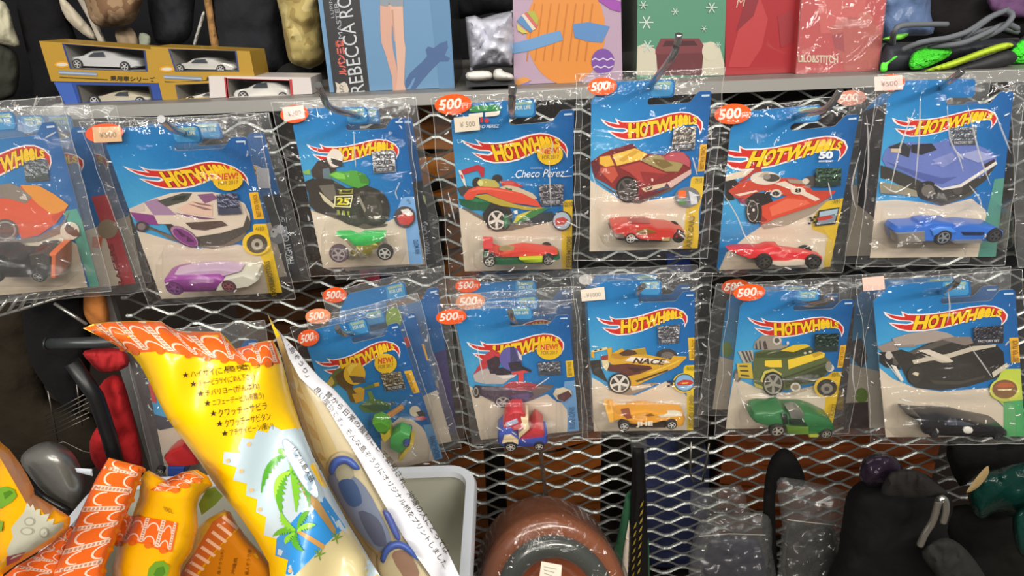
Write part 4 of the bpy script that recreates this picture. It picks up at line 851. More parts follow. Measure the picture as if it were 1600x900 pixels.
# L  black car --------------------------------------------------------------------
full('toy pack with a black hatchback picture and white stripes, end of the lower row', [(1364,465),(1586,452),(1602,682),(1384,683)], -.105,
 ([(1373,574),(1395,592),(1430,606),(1470,612),(1500,610),(1545,606),(1552,620),(1572,640),(1572,700),(1380,700)],),
 [('#b8c84a',[1420,345,1440,332,1700,330,1700,620,1440,620,1400,580,1330,540],(1280,510)),('#46a560',[1440,590,1700,560,1700,950,1440,950],(1280,510)),('#e3b030',[1485,90,1590,85,1600,280,1500,285],(1280,510))],
 ([('#8e8078',[450,160,580,110,620,180,700,240,660,300,560,260]),('#2b2827',[470,200,520,200,620,290,640,340,520,320,470,280]),('e','#b8b0a8',545,225,28,32),('e','#5a544e',600,270,26,34),
  ('#33302c',[560,200,640,180,700,200,860,130,940,100,1180,90,1200,130,1380,140,1440,200,1450,300,1400,400,1160,470,960,500,760,480,700,440,640,320]),('#262322',[1180,180,1380,150,1440,200,1450,300,1340,330]),('#55504a',[700,200,860,140,940,110,1080,110,900,170,740,220]),
  ('#a0948c',[570,95,700,55,900,30,1000,50,1060,80,900,120,740,150,620,165,590,130]),('#7d726c',[1060,80,1180,80,1210,130,1140,150,940,100]),('#8a7e76',[600,150,740,140,760,160,620,165]),
  ('#bfb5a4',[725,265,860,235,1000,215,1200,155,1380,140,1380,158,1190,195,1010,250,860,270,740,296]),('#cfc3b2',[770,185,860,180,1000,235,1050,275,1000,285,880,232]),('#bfb5a4',[800,215,880,240,980,270,1040,280,960,285,860,250]),
  ('#c6bcaa',[1350,360,1465,285,1485,310,1360,400]),('#454038',[860,420,1100,430,1300,380,1300,400,1100,455,900,450]),('e','#3a3733',750,380,60,70),('#d0c4a8',[725,370,750,355,780,365,770,390,745,380]),('#e0d8cc',[560,300,600,310,660,420,640,430])],1280,510),
 ((1380.5,487),(1576,492),(1422,518.5)),
 [(crop([1205,10,1440,-10,1440,130,1210,135],1280,510),'#5a5a64','#2c2c34')], [],
 ('toy_car','black toy car with a white roundel on its side','toy car',
  [('body','#0b0d16',[760,700,800,690,880,698,960,690,1130,703,1250,742,1450,788,1492,830,1490,862,1380,878,900,858,830,845,800,770],.02,.98),
   ('rear_wing','#0a0b10',[705,668,760,672,830,700,800,720,760,700],.1,.9),('window','#3a4050',[960,700,1120,708,1225,746,1000,742],-.03,.5,.1),
   ('roundel','#e6e2da',[1120,790,1130,768,1160,758,1190,768,1200,790,1190,815,1160,824,1130,815],-.04,.05)],
  [(905,842,36,'#121216','#4a4a50'),(1400,862,36,'#121216','#4a4a50')],(1280,510)),
 icons=([('e','#c8cc5a',1452,495,120,92),('e','#7d5a3c',1450,490,98,74),('#b0603a',[1370,470,1420,440,1500,440,1530,470,1440,480]),('#e0c89a',[1390,490,1510,486,1500,500,1400,502]),('t','#8d5a1c','BEST FOR TRACK',1560,275,-6,-170,-44,2,.03)],1280,510),
 tagp=[([(1347,434),(1381,431),(1383,452),(1349,455)],dict(h='#e6c2b4',text=None))], sleeve=(.10,0.042,.06,.05), lock=(-.04,0), creases=([(1515,540),(1535,568),(1550,590)],[(1404,622),(1430,630)],[(1480,448),(1484,480),(1480,505)],[(1384,565),(1400,585),(1412,600)]))
# H  yellow helmet ------------------------------------------------------------------
full('toy pack with a yellow helmet rider picture, leaning behind the sandal bag', [(478,537),(622,504),(692,716),(548,748)], -.10,
 ([(595,690),(612,662),(625,652),(645,656),(660,668),(676,694),(684,716),(690,725),(600,760)],),
 [('#5c92c0',[905,570,1000,560,1080,860,1000,870],(480,550)),('#e8b432',[755,150,815,140,880,315,830,325],(480,550))],
 ([('#5f6a38',[170,200,230,130,300,130,240,250,200,280]),('#5e461c',[215,190,290,130,320,200,360,260,350,320,300,300,240,250]),('#bfa548',[130,270,190,190,215,240,170,290]),('#6a541c',[300,280,380,300,400,400,340,390]),('#c9982c',[350,330,450,310,440,380,380,400]),
  ('#56753a',[400,420,480,370,560,370,640,400,660,440,560,480,440,470]),('#3f5a2a',[420,420,540,400,640,420,640,450,520,470]),('#6a8848',[470,310,500,300,530,370,490,380]),('#647c44',[430,280,540,240,550,270,430,300]),
  ('#cfa030',[360,290,410,270,450,290,440,320,380,320]),('#cfa030',[520,245,560,235,565,265,530,270]),('e','#e0b22c',370,170,86,86),('#f0cc50',[310,130,340,95,400,90,360,130,330,180]),('#5f5244',[325,185,440,195,460,240,360,240]),
  ('#cf8a44',[500,530,620,480,740,405,760,440,660,510,520,565]),('#e0a058',[520,525,640,480,740,415,745,430,640,500,530,545]),('#3a3f48',[640,395,680,385,690,405,660,415])],480,550),
 ((492.5,564),(624,542),(534,586)),
 [(crop([570,170,730,150,770,285,615,310],480,550),'#b9a98a','#3f3a34')], [((482,528),dict(rx=17,ry=13,tilt=.28))],
 ('toy_kart','green and yellow toy kart sticking out beside the sandal bag','toy kart',
  [('seat','#4fae5a',[640,700,720,650,800,680,790,760,720,832,640,790],.2,.8),('rider','#5fae34',[500,592,560,572,620,602,640,640,600,682,540,652],.2,.8),('torso','#d8c232',[560,652,640,640,652,690,600,742,570,702],.2,.8),('rail','#c4aa40',[700,862,800,730,828,742,720,882],.1,.9)],
  [(775,722,26,'#3a4a8a','#7d8ac0')],(480,550),5.0,dict(sq=1)),
 new=((602.5,568),17.5,15.5,.12),
 icons=([('e','#d0c4aa',842,462,42,42),('#3a302c',[850,470,900,455,930,490,880,510]),('#b03a3c',[840,510,900,500,940,515,900,535,850,530]),('t','#8d6a1c','BEST FOR TRACK',850,312,-60,-150,-28,8,.02),('t','#3a5f84','RIDE-ONS',1045,820,-50,-170,-40,10,.02)],480,550), sleeve=(.10,0.050,.05,.04), bl=(575,654,668,735), lock=(-.16,.0))
# I  purple helmet -------------------------------------------------------------------
full('toy pack with a purple helmet kart picture and a wide stubby red toy truck', [(711,500),(889,492),(905,673),(751,687)], -.105,
 ([(733,602),(756,620),(790,636),(830,626),(855,616),(870,628),(886,630),(888,690),(750,695)],),
 [('#6d9ac6',[960,330,1060,320,1120,760,980,760,985,560,940,500],(690,530)),('#e3bd2a',[968,170,1030,165,1042,290,980,300],(690,530))],
 ([('#6a5d58',[230,400,420,500,560,520,700,480,840,400,880,360,760,350,560,400]),('#c03a42',[245,280,300,190,340,120,400,80,450,100,460,140,380,160,350,230,300,240]),('#b9afaa',[245,280,310,240,360,230,430,280,560,290,480,350,340,350,260,330]),('#d8d0ca',[430,285,590,275,560,300,480,310]),('#3e2f38',[350,170,420,130,470,150,430,270,380,270]),
  ('#4a3a4a',[260,360,480,370,560,400,700,390,720,440,640,500,520,520,420,480,300,440]),('#5a527c',[540,440,680,420,690,470,600,500]),('#a83f48',[480,370,540,330,620,330,740,350,750,390,620,400,540,390]),('#8d3038',[560,370,700,365,740,380,640,395]),
  ('#332a34',[400,240,470,220,560,260,520,280,430,280]),('e','#625ca2',540,150,88,90),('#45456d',[535,63,570,65,600,150,560,235,540,235]),('#d3ccca',[590,85,625,130,630,170,605,150]),('#332f3a',[520,185,620,170,640,245,540,250]),('#cf4a48',[540,260,680,235,690,255,560,280]),('#2f2a34',[610,200,700,240,700,262,640,240]),('#cf4848',[600,270,640,265,640,330,600,330]),
  ('e','#3a3436',275,410,32,50),('e','#9a948c',268,410,20,36),('e','#3f3a3a',268,410,13,26),('w',480,490,64,46,'#2f2b2d','#a8a29c','#3f3a3c',5)],690,530),
 ((729,534),(882,536),(767,566)),
 [(crop([750,180,925,170,930,280,765,285],690,530),'#8a9098','#3f444c',False)], [((705,495),dict(rx=24,ry=12))],
 ('toy_truck','stubby red, white and blue toy truck in the purple helmet kart pack','toy truck',
  [('base','#3f55ae',[440,740,480,690,540,680,620,790,830,760,832,822,800,852,620,852,470,852,438,820],.05,.95),
   ('cab','#c4303a',[470,740,500,590,560,552,630,550,660,590,650,700,580,720],.1,.9),('stripe','#dcc6a0',[620,590,680,600,690,690,620,760,600,790,600,730,640,690],.02,.9),('fender','#dcc6a0',[470,810,490,745,540,735,600,780,600,818,560,795,510,795],-.03,.3),
   ('bed','#cf3a42',[610,780,700,720,740,640,800,690,806,780,610,806],.08,.92),('window','#b4bcd8',[500,645,590,608,600,640,505,682],.05,.3)],
  [(540,842,50,'#242222','#c9c4bc'),(762,838,42,'#242222','#c9c4bc')],(690,530),5.0,dict(sq=.9)),
 new=((858,547),19.6,15,.04),
 icons=([('#cfc4a8',[870,430,890,390,950,375,1010,400,1020,440,960,490,900,470]),('#5a3a3c',[900,440,990,400,1020,440,960,490,910,470]),('t','#8d6a1c','BEST FOR TRACK',1020,285,-10,-110,-28,2,.02),('t','#48709a','RIDE-ONS',1045,700,-6,-170,-44,2,.02)],690,530), sleeve=(.12,0.050,.08,.08), lock=(-.16,0), creases=([(745,540),(757,600)],[(836,605),(858,590)]))
# ------------------------------------------------------------------ peg hooks
def hook(label, pts):
    P = [U(x, y, Y) for x, y, Y in pts]; mb = MB(); L = smooth_line(P, 5)
    mb.tube(L, .0027, mat('#b4b6b8', .22, .9), 8)
    o = mb.build('peg_hook'); tag(o, label, 'hook', 'chrome peg hooks on the mesh'); return o
hook('chrome peg hook through the green motorcycle pack', [(566,182,0),(562,180,-.07),(548,178,-.115),(516,168,-.15),(505,150,-.17),(497,132,-.18)])
hook('chrome peg hook through the winged racer pack with the white label', [(801,182,0),(800,180,-.10),(799,172,-.19),(800,155,-.21),(801,133,-.215)])
hook('tall chrome peg hook through the highest pack, in front of the green box', [(1012,146,0),(1014,143,-.07),(1022,126,-.125),(1044,98,-.16),(1055,80,-.17),(1061,53,-.175)])
hook('chrome peg hook through the tilted single-seat racer pack', [(1236,188,0),(1238,184,-.06),(1255,178,-.12),(1285,172,-.15),(1300,160,-.16),(1313,140,-.165)])
hook('chrome peg hook through the blue roadster pack', [(1466,140,0),(1468,138,-.08),(1478,130,-.13),(1492,120,-.15),(1504,110,-.155)])
hook('chrome peg hook through the purple and silver car pack', [(292,206,0),(288,208,-.09),(275,204,-.16),(262,196,-.20),(252,186,-.22)])
hook('chrome peg hook through the yellow helmet pack', [(560,518,0),(556,520,-.08),(540,522,-.13),(531,518,-.145),(527,511,-.15)])
hook('chrome peg hook through the purple helmet pack', [(806,503,0),(805,502,-.09),(802,499,-.14),(799,494,-.155),(797,486,-.16)])
hook('chrome peg hook through the yellow racer pack', [(998,462,0),(997,461,-.08),(996,457,-.125),(1000,451,-.14),(1006,446,-.145)])
hook('chrome peg hook through the green truck pack', [(1238,470,0),(1240,471,-.08),(1262,475,-.13),(1286,472,-.15),(1301,466,-.155)])
hook('chrome peg hook through the black hatchback pack', [(1465,458,0),(1467,457,-.09),(1478,452,-.13),(1490,446,-.15),(1497,438,-.155)])
# ------------------------------------------------------------------ goods on the shelf
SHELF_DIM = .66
def P2(y): return lambda px, py, Y=y: U(px, py, Y)
def flat(mb, poly, h, Y, lay, **k):
    kk = dict(INK); kk.update(k)
    mb.poly([U(x, y, Y - lay * .00012) for x, y in poly][::-1], mat(h, **kk))
def seat(q, Y):
    q = list(q)
    for i in (2, 3):
        x, lo, hi = q[i][0], 0, 260
        for _ in range(30):
            m = (lo + hi) / 2
            if U(x, m, Y).z > 1.4226: lo = m
            else: hi = m
        q[i] = (x, lo)
    return q
def car_box(label, q, win, band, trim, carbody, glass, wheels, Y, depth=.045, extra=None, carlabel='', carhex='#d9dadc', cargrp='die-cast cars in the boxes'):
    t = thing('model_car_box', label, 'box', U((q[2][0]+q[3][0])/2, (q[2][1]+q[3][1])/2, Y + depth/2), 'boxed model cars on the shelf')
    if 'upper' not in label: q = seat(q, Y)
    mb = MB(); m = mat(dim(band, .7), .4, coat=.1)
    fr = [U(x, y, Y) for x, y in q]; bk = [p + Vector((0, depth, 0)) for p in fr]; wi = [U(x, y, Y) for x, y in win]
    wb = [p + Vector((0, depth * .9, 0)) for p in wi]
    n = 4
    mb.rings([fr, bk], m, cap=False, smooth=False); mb.poly(bk, m)
    for k in range(4): mb.poly([fr[k], fr[(k+1) % 4], wi[(k+1) % 4], wi[k]], m)
    mb.rings([wi, wb], mat('#8d8b86', .6), cap=False, smooth=False); mb.poly(wb, mat('#7a7875', .7))
    mb.build('carton', t)
    b = MB(); g = 1.5
    c = bil(win, .5, .5); o2 = [lerp2(c, p, 1.05) for p in win]
    for k in range(4): b.poly([U(*win[k], Y - .0003), U(*win[(k+1) % 4], Y - .0003), U(*o2[(k+1) % 4], Y - .0003), U(*o2[k], Y - .0003)], mat(trim, .4))
    b.build('window_frame', t)
    b = MB(); b.poly([U(x, y, Y - .0006) for x, y in win], BLISTER); b.build('clear_window', t)
    if extra:
        b = MB()
        for k, it in enumerate(extra):
            if it[0] == 't': text_px(b, it[2], it[3], it[4], it[5], lambda x, y, kk=k: U(x, y, Y - .0004 - kk*.00005), mat(it[1], **INK), .02)
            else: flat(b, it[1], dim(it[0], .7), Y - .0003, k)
        b.build('box_print', t)
    # the model car inside
    pl = Plane(U(*bil(win, .5, .9), Y + depth * .85))
    x0 = min(p[0] for p in carbody); x1 = max(p[0] for p in carbody); y1 = max(p[1] for p in carbody)
    c = thing('model_car', carlabel, 'toy car', pl.hit((x0+x1)/2, y1, .014), cargrp)
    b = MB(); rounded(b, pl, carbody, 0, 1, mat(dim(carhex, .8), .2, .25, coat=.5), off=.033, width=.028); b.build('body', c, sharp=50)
    b = MB(); rounded(b, pl, glass, -.01, .9, mat('#3c4148', .12), off=.0345, width=.026, inset=.02); b.build('side_window', c, sharp=50)
    for wx, wy, r in wheels: wheel(pl, c, wx, wy, r, '#262626', '#c4c4c4', -.02, .2, off=.034)
YB = .03
GX = [('#e0a020', ell(97,101,12,5)), ('#d8d4c4', ell(97,101,9,2.5)), ('#7f8fa8', [(91,110),(151,113),(152,119),(93,116)]), ('#b9c4d4', [(91,112.5),(151,115.5),(151,117),(92,114)]), ('t', '#2c2414', '乗用車シリーズ', (172,126), (70,2.5), (0,-8)), ('#2c2414', [(93,120),(168,124),(168,125),(93,121)])]
car_box('gold box with a silver coupe, upper one at the pile end beside the dark bags', [(61,64),(236,77),(246,130),(80,127)], [(100,69),(224,79),(228,111),(112,107)], '#b9912e', '#2c3868',
  [(108,97),(110,89),(126,87),(140,80),(160,79),(178,83),(190,89),(206,92),(215,95),(218,104),(210,107),(180,106),(130,104),(114,104)], [(137,88),(146,82),(160,81),(164,88)], [(121,100,8),(195,104,8)], YB, extra=GX, carlabel='silver model coupe in the upper gold box beside the dark bags')
GX2 = [(it[0], [(x+164, y+7) for x, y in it[1]]) if it[0] != 't' else ('t', it[1], it[2], (322,127), (66,1), (0,-7)) for it in GX]
car_box('gold box with a white coupe, upper one beside the black backpack', [(235,73),(390,80),(398,120),(246,130)], [(265,77),(367,80),(371,111),(276,111)], '#b9912e', '#2c3868',
  [(270,104),(273,101),(290,98),(300,92),(318,90),(334,92),(346,98),(364,101),(369,106),(366,110),(300,109),(274,108)], [(298,98),(304,93),(320,92),(324,98)], [(281,107,7),(345,108,7)], YB, extra=GX2, carlabel='white model coupe in the upper gold box beside the black backpack', carhex='#e4e2dc')
car_box('blue and clear box with a cream coupe, under the gold boxes', [(84,128),(252,131),(254,166),(100,166)], [(122,133),(232,135),(238,163),(130,163)], '#2c4a9a', '#26282e',
  [(136,156),(140,152),(156,150),(172,145),(190,142),(208,145),(224,150),(236,152),(238,158),(232,162),(150,162),(140,161)], [(178,149),(186,144),(198,144),(200,150)], [(148,158,9),(219,159,8)], YB - .002, extra=[('#3a62b8', [(84,129),(112,130),(124,165),(104,165)])], carlabel='cream model coupe in the blue box under the gold boxes', carhex='#d6cdb4')
car_box('lower gold box with a white coupe, beside the white and red box', [(248,130),(336,126),(338,164),(254,165)], [(275,133),(334,130),(335,160),(280,160)], '#b9912e', '#4a4a58',
  [(286,157),(290,152),(304,150),(318,146),(330,144),(334,145),(334,158),(300,160),(288,160)], [(316,150),(322,146),(332,145),(333,150)], [(299,158,7)], YB - .004, carlabel='white model coupe in the lower gold box', carhex='#e4e2dc')
car_box('white and red box with a white saloon car, end of the row of boxed cars', [(326,119),(485,121),(488,160),(328,160)], [(355,123),(452,126),(456,155),(358,155)], '#ded6d2', '#c03a3e',
  [(362,148),(366,142),(384,138),(394,133),(412,127),(430,129),(444,136),(452,141),(454,149),(448,153),(372,154),(364,153)], [(394,137),(402,130),(416,129),(418,137)], [(380,150,8),(442,152,8)], YB - .006, extra=[('#c03a3e', [(350,121),(354,121),(358,159),(354,159)]), ('#c03a3e', [(452,124),(456,124),(459,159),(455,159)])], carlabel='white model saloon in the white and red box', carhex='#ebe9e4')
# tall figure boxes
def tall_box(label, q, h, depth, Y, prints, name='figure_box', side=None):
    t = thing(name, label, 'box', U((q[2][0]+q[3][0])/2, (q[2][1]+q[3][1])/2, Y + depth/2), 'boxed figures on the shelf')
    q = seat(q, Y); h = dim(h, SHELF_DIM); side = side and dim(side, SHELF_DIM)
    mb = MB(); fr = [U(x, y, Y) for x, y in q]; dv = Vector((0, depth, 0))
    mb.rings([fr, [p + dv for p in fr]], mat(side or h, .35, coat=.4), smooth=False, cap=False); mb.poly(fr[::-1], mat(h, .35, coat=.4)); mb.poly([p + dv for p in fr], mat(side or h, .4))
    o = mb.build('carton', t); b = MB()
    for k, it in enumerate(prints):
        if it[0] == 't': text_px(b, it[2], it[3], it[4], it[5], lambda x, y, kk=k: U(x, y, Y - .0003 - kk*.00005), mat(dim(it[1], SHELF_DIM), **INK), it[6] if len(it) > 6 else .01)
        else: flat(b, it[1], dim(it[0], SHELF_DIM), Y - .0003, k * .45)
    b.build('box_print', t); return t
C4 = lambda a: crop(a, 400, 0, 4)
tall_box('tall blue box with a black lettered band and a picture of bare legs', C4([327,-480,1181,-480,1242,582,462,592]), '#6f9cc4', .16, .03,
 [('#2a2a2e', C4([355,-480,593,-480,712,582,490,590])), ('#5f8db8', C4([1034,-480,1181,-480,1242,582,1150,582])),
  ('#48689a', C4([930,560,935,500,960,460,1000,420,1040,385,1070,350,1060,310,1075,290,1110,300,1150,270,1195,255,1200,300,1180,345,1215,365,1200,385,1150,385,1110,420,1075,460,1040,500,1005,545,975,580,950,580,985,520,1000,480,980,490,955,540])),
  ('#d9a894', C4([775,20,850,30,850,180,848,240,860,330,880,420,895,580,855,575,850,480,810,340,785,270,778,200])), ('#e0b4a0', C4([836,30,918,30,925,240,935,300,930,420,925,520,940,570,870,580,885,480,880,380,870,260,850,150])),
  ('#c89684', C4([845,60,858,60,870,260,862,260])), ('#8f9aa4', C4([770,-60,920,-60,922,38,850,40,830,20,822,42,775,32])),
  ('t','#d0d4da','REBECCA ROLAND', C4([682,575])[0], (-34,-222), (-22,3), .0), ('t','#b4bac2','MASTER STARS PIECE', C4([545,240])[0], (-20,-150), (-7,1), .0), ('t','#b4bac2','LUPIN THE THIRD', C4([490,110])[0], (-13,-95), (-5,1), .0),
  ('t','#e0685c','ルパン三世', C4([570,470])[0], (-6,-55), (-13,1), .05), ('#d8cfc0', C4([500,590,505,550,495,510,520,525,550,510,570,525,580,560,575,590])), ('t','#2a2624','ルパン', C4([555,585])[0], (-3,-14), (-7,0), .03)], side='#2e3034')
C8 = lambda a: crop(a, 800, 0, 4)
eg = [('#e8923c', ell(884,48,62,84)), ]
eg += [('#d07c2c', [lerp2((834+i*13, 5), (822+i*13, 95), v) for v in (0, 1)] + [(824+i*13, 96), (836+i*13, 6)]) for i in range(8)]
tall_box('lilac box printed with a big orange egg and a blue ribbon', C8([3,-220,677,-220,690,520,12,560]), '#c0a6bc', .06, .035,
 eg + [('#6f9fd2', C8([5,270,90,250,200,215,300,190,320,250,200,290,100,320,8,335])), ('#5d8fc8', C8([380,150,480,138,610,165,565,265,480,260,390,235])),
  ('#a24ab0', C8([540,-40,680,10,680,75,620,60,540,5])), ('#7c4fa8', ell(942,96,18,20)),
  ('#e0d4ea', C8([500,370,520,360,545,372,570,360,595,372,620,360,640,372,640,380,620,368,595,380,570,368,545,380,520,368,500,378])), ('#e0d4ea', C8([505,420,530,408,555,420,580,408,605,420,635,408,632,416,605,428,580,416,555,428,530,416,508,428])),
  ('#5a8fc0', C8([30,130,60,95,130,190,115,205])), ('#e6d8c4', C8([60,95,75,85,150,180,130,190])), ('#d86a6a', C8([75,85,90,75,160,160,150,178])), ('#b4b848', C8([90,72,140,68,165,120,160,160])), ('#d8cc58', C8([30,150,100,205,70,210,35,190])),
  ('#e8a04c', C8([20,500,80,480,120,500,60,530,20,540])), ('#8d7fc0', C8([20,540,100,510,110,530,40,550]))], side='#6f7a70')
snow = []
for cx, cy, r in ((1010,35,11),(1012,72,10),(1055,18,6),(1112,12,9),(1100,45,5),(1122,70,5),(1005,8,7)):
    for k in range(3):
        a = k * math.pi / 3; dx, dy = math.cos(a)*r, math.sin(a)*r; snow.append(('#cfe0d4', [(cx-dx-dy*.09, cy-dy+dx*.09), (cx+dx-dy*.09, cy+dy+dx*.09), (cx+dx+dy*.09, cy+dy-dx*.09), (cx-dx+dy*.09, cy-dy-dx*.09)]))
tall_box('green box printed with snowflakes and a dark red gift crate', C8([785,-60,1340,-60,1325,470,778,470]), '#5c9a7c', .12, .04,
 [('#d6d0ba', C8([785,290,830,270,900,310,960,290,1100,300,1170,270,1240,265,1300,300,1328,400,1326,470,778,470])), ('#6a2e34', C8([898,300,1200,290,1185,470,910,470])), ('#7d3a40', C8([930,240,1170,240,1202,290,1200,330,896,340,896,310])), ('#4a1f24', C8([960,255,1140,255,1160,285,940,290])),
  ('#d9d3bc', ell(1110,80,13,15))] + snow, side='#7d8478')
CR = lambda a: crop(a, 1200, 0, 4)
tall_box('deep red figure box beside the bright red wrapped box', [(1134,-15),(1256,-15),(1246,122),(1133,126)], '#b23038', .06, .042,
 [('#c03c40', CR([-150,60,-60,-40,0,120,-40,300,-120,420,-250,420])), ('#8f2430', CR([-120,-60,-40,-60,-90,100,-200,200])), ('t','#d8b0a0','M', (1150,12), (12,-2), (3,-14), .0), ('#9f2a34', CR([60,100,150,60,180,250,80,300]))], side='#7d1f28')
t = tall_box('bright red figure box with a clear wrap and cream title lettering', CR([215,-60,745,-60,690,460,175,470]), '#d2484a', .06, .03,
 [('#e05c58', CR([300,-60,620,-60,600,120,480,200,330,210])), ('#c9584e', CR([380,170,520,100,690,160,690,430,480,440])), ('#b03a42', CR([400,220,470,200,480,330,420,300])), ('#dc7468', CR([560,90,620,60,660,120,600,150])),  # pink blur and glare painted as paler patches
  ('t','#f0dcc0','LILO&STITCH', CR([190,388])[0], (62,2), (0,-12), .03)])
b = MB(); b.poly([U(x, y, .0285) for x, y in CR([205,-60,750,-60,695,468,170,478])], SLEEVE2); b.build('plastic_wrap', t)
# loose things on and above the shelf
tag(pillow('plastic_bag', [(727,27),(742,24),(752,29),(775,22),(803,16),(806,60),(803,106),(770,104),(735,110),(731,70)], .05, .03, mat('#b7b9c6', .25, coat=.6, bump=.5, bscale=25), wr=.012, wscale=.06), 'crumpled white plastic bag between the blue box and the lilac box', 'bag')
tag(pillow('toy_part', [(730,113),(764,111),(767,124),(733,126)], .0, .01, mat('#d0cec6', .3), loop=3), 'small white plastic piece lying under the crumpled bag', 'toy part', 'white plastic pieces under the bag')
tag(pillow('toy_part', [(772,110),(782,107),(788,112),(800,116),(803,124),(790,126),(772,124)], .0, .012, mat('#d0cec6', .3), loop=3), 'small rounded white plastic piece next to the lilac box', 'toy part', 'white plastic pieces under the bag')
tag(prism('display_stand', [(728,126),(803,123),(804,133),(728,136)], .0, .05, mat('#303236', .4)), 'black flat stand under the white plastic pieces', 'stand')
def cloth(name, label, cat, out, Y, bulge, h, group=None, wr=.006, **k):
    m = k.pop('m', None) or mat(h, k.pop('rough', .9), bump=.4, bscale=40, var=k.pop('var', .12), spec=.2)
    o = pillow(name, out, Y, bulge, m, loop=3, wr=wr, **k); return tag(o, label, cat, group)
def camo(h1, h2, h3):
    m = bpy.data.materials.new('camo'); m.use_nodes = True; nt = m.node_tree; b = nt.nodes['Principled BSDF']; b.inputs['Roughness'].default_value = .9
    tc = nt.nodes.new('ShaderNodeTexCoord'); n = nt.nodes.new('ShaderNodeTexNoise'); n.inputs['Scale'].default_value = 38; r = nt.nodes.new('ShaderNodeValToRGB'); r.color_ramp.interpolation = 'CONSTANT'
    r.color_ramp.elements[0].color = lin(h1); r.color_ramp.elements[1].position = .56; r.color_ramp.elements[1].color = lin(h2); e = r.color_ramp.elements.new(.44); e.color = lin(h3)
    nt.links.new(tc.outputs['Object'], n.inputs['Vector']); nt.links.new(n.outputs['Fac'], r.inputs[0]); nt.links.new(r.outputs[0], b.inputs['Base Color']); return m
cloth('cloth_bag', 'added dark grey panel filling the gaps behind all the bags over the shelf', 'bag', [(-60,-60),(400,-60),(720,-40),(1000,-60),(1700,-60),(1700,130),(1000,150),(400,170),(-60,190)], .48, .02, '#101013')  # dark panel added to fill the background, stands for the wall
cloth('backpack', 'black backpack hanging over the boxed cars, nearest the tan cloth', 'backpack', [(22,-40),(95,-40),(112,40),(135,90),(150,140),(120,170),(62,165),(45,95)], .26, .03, '#101013')
cloth('cloth_bag', 'pale tan cloth hanging at the edge beside the black backpack', 'bag', [(-30,0),(8,4),(22,45),(31,70),(16,72),(-30,55)], .24, .012, '#b0ac94')
cloth('cloth_bag', 'dark olive pouch under the pale tan cloth', 'bag', [(-30,62),(14,74),(30,96),(22,150),(-30,150)], .25, .015, '#30312a')
cloth('strap', 'beige webbing strap hanging beside the camouflage pouch', 'strap', [(112,-20),(130,-20),(150,30),(168,72),(158,74),(138,30)], .23, .006, '#b9b1a2')
cloth('strap', 'pale tan strap hanging from the black backpack', 'strap', [(88,-10),(108,5),(150,55),(140,60),(104,30)], .24, .006, '#b4ab98')
cloth('camo_pouch', 'brown camouflage pouch hanging above the gold boxes', 'pouch', [(134,-30),(224,-30),(219,12),(208,34),(188,41),(160,43),(144,34),(136,14)], .2, .03, '#a08468', m=camo('#6d5138', '#a58a6c', '#8a7054'))
cloth('strap', 'khaki webbing strap below the camouflage pouch', 'strap', [(180,48),(206,44),(217,74),(190,76)], .22, .004, '#94826c')
cloth('buckle', 'grey-green plastic buckle beside the khaki strap', 'buckle', [(218,52),(234,56),(233,72),(220,76)], .21, .004, '#8a9080', wr=0)
cloth('backpack', 'dark grey rounded backpack between the camouflage pouch and the brown strap', 'backpack', [(232,-40),(300,-40),(303,20),(298,55),(280,70),(252,70),(238,50)], .25, .03, '#26272b')
cloth('strap', 'brown webbing strap between the two black backpacks', 'strap', [(316,-20),(327,-20),(336,40),(343,76),(331,76),(324,30)], .22, .005, '#9a7448')
cloth('strap', 'thin silver zip cord beside the brown strap', 'strap', [(316,20),(320,22),(312,50),(306,70),(302,68),(308,46)], .22, .003, '#a9a9a4', wr=0)
cloth('backpack', 'big black backpack above the white and red box', 'backpack', [(336,-40),(432,-40),(440,40),(452,100),(440,116),(352,112),(334,60)], .24, .04, '#212226')
cloth('camo_pouch', 'yellow-tan camouflage pouch next to the tall blue box', 'pouch', [(432,-30),(496,-30),(504,60),(508,92),(486,106),(455,98),(446,70),(440,30)], .16, .03, '#b5a476', m=camo('#94804c', '#c0b078', '#ab9a60'), wr=.009, wscale=.05)
cloth('cloth_bag', 'black bag below the yellow-tan camouflage pouch', 'bag', [(428,118),(450,98),(484,108),(512,96),(520,150),(490,160),(440,125)], .2, .02, '#1f1f1c')
cloth('cloth_bag', 'black bag in the gap above the crumpled white bag', 'bag', [(702,-30),(802,-30),(802,20),(770,20),(740,26),(706,26)], .2, .02, '#19191c')
cloth('plastic_bag', 'blue-grey clear bag hanging between the red box and the sneakers', 'bag', [(1380,-30),(1448,-30),(1454,20),(1458,52),(1420,56),(1380,62)], .16, .02, '#5a6e92', rough=.25)
cloth('cloth_bag', 'dark brown bag hanging above the sneakers', 'bag', [(1448,-40),(1640,-40),(1640,70),(1560,50),(1460,62)], .3, .02, '#191718')
cloth('striped_cloth', 'purple striped cloth at the corner above the sneakers', 'cloth', [(1548,-10),(1640,-20),(1640,22),(1560,24)], .26, .01, '#6a4a70')
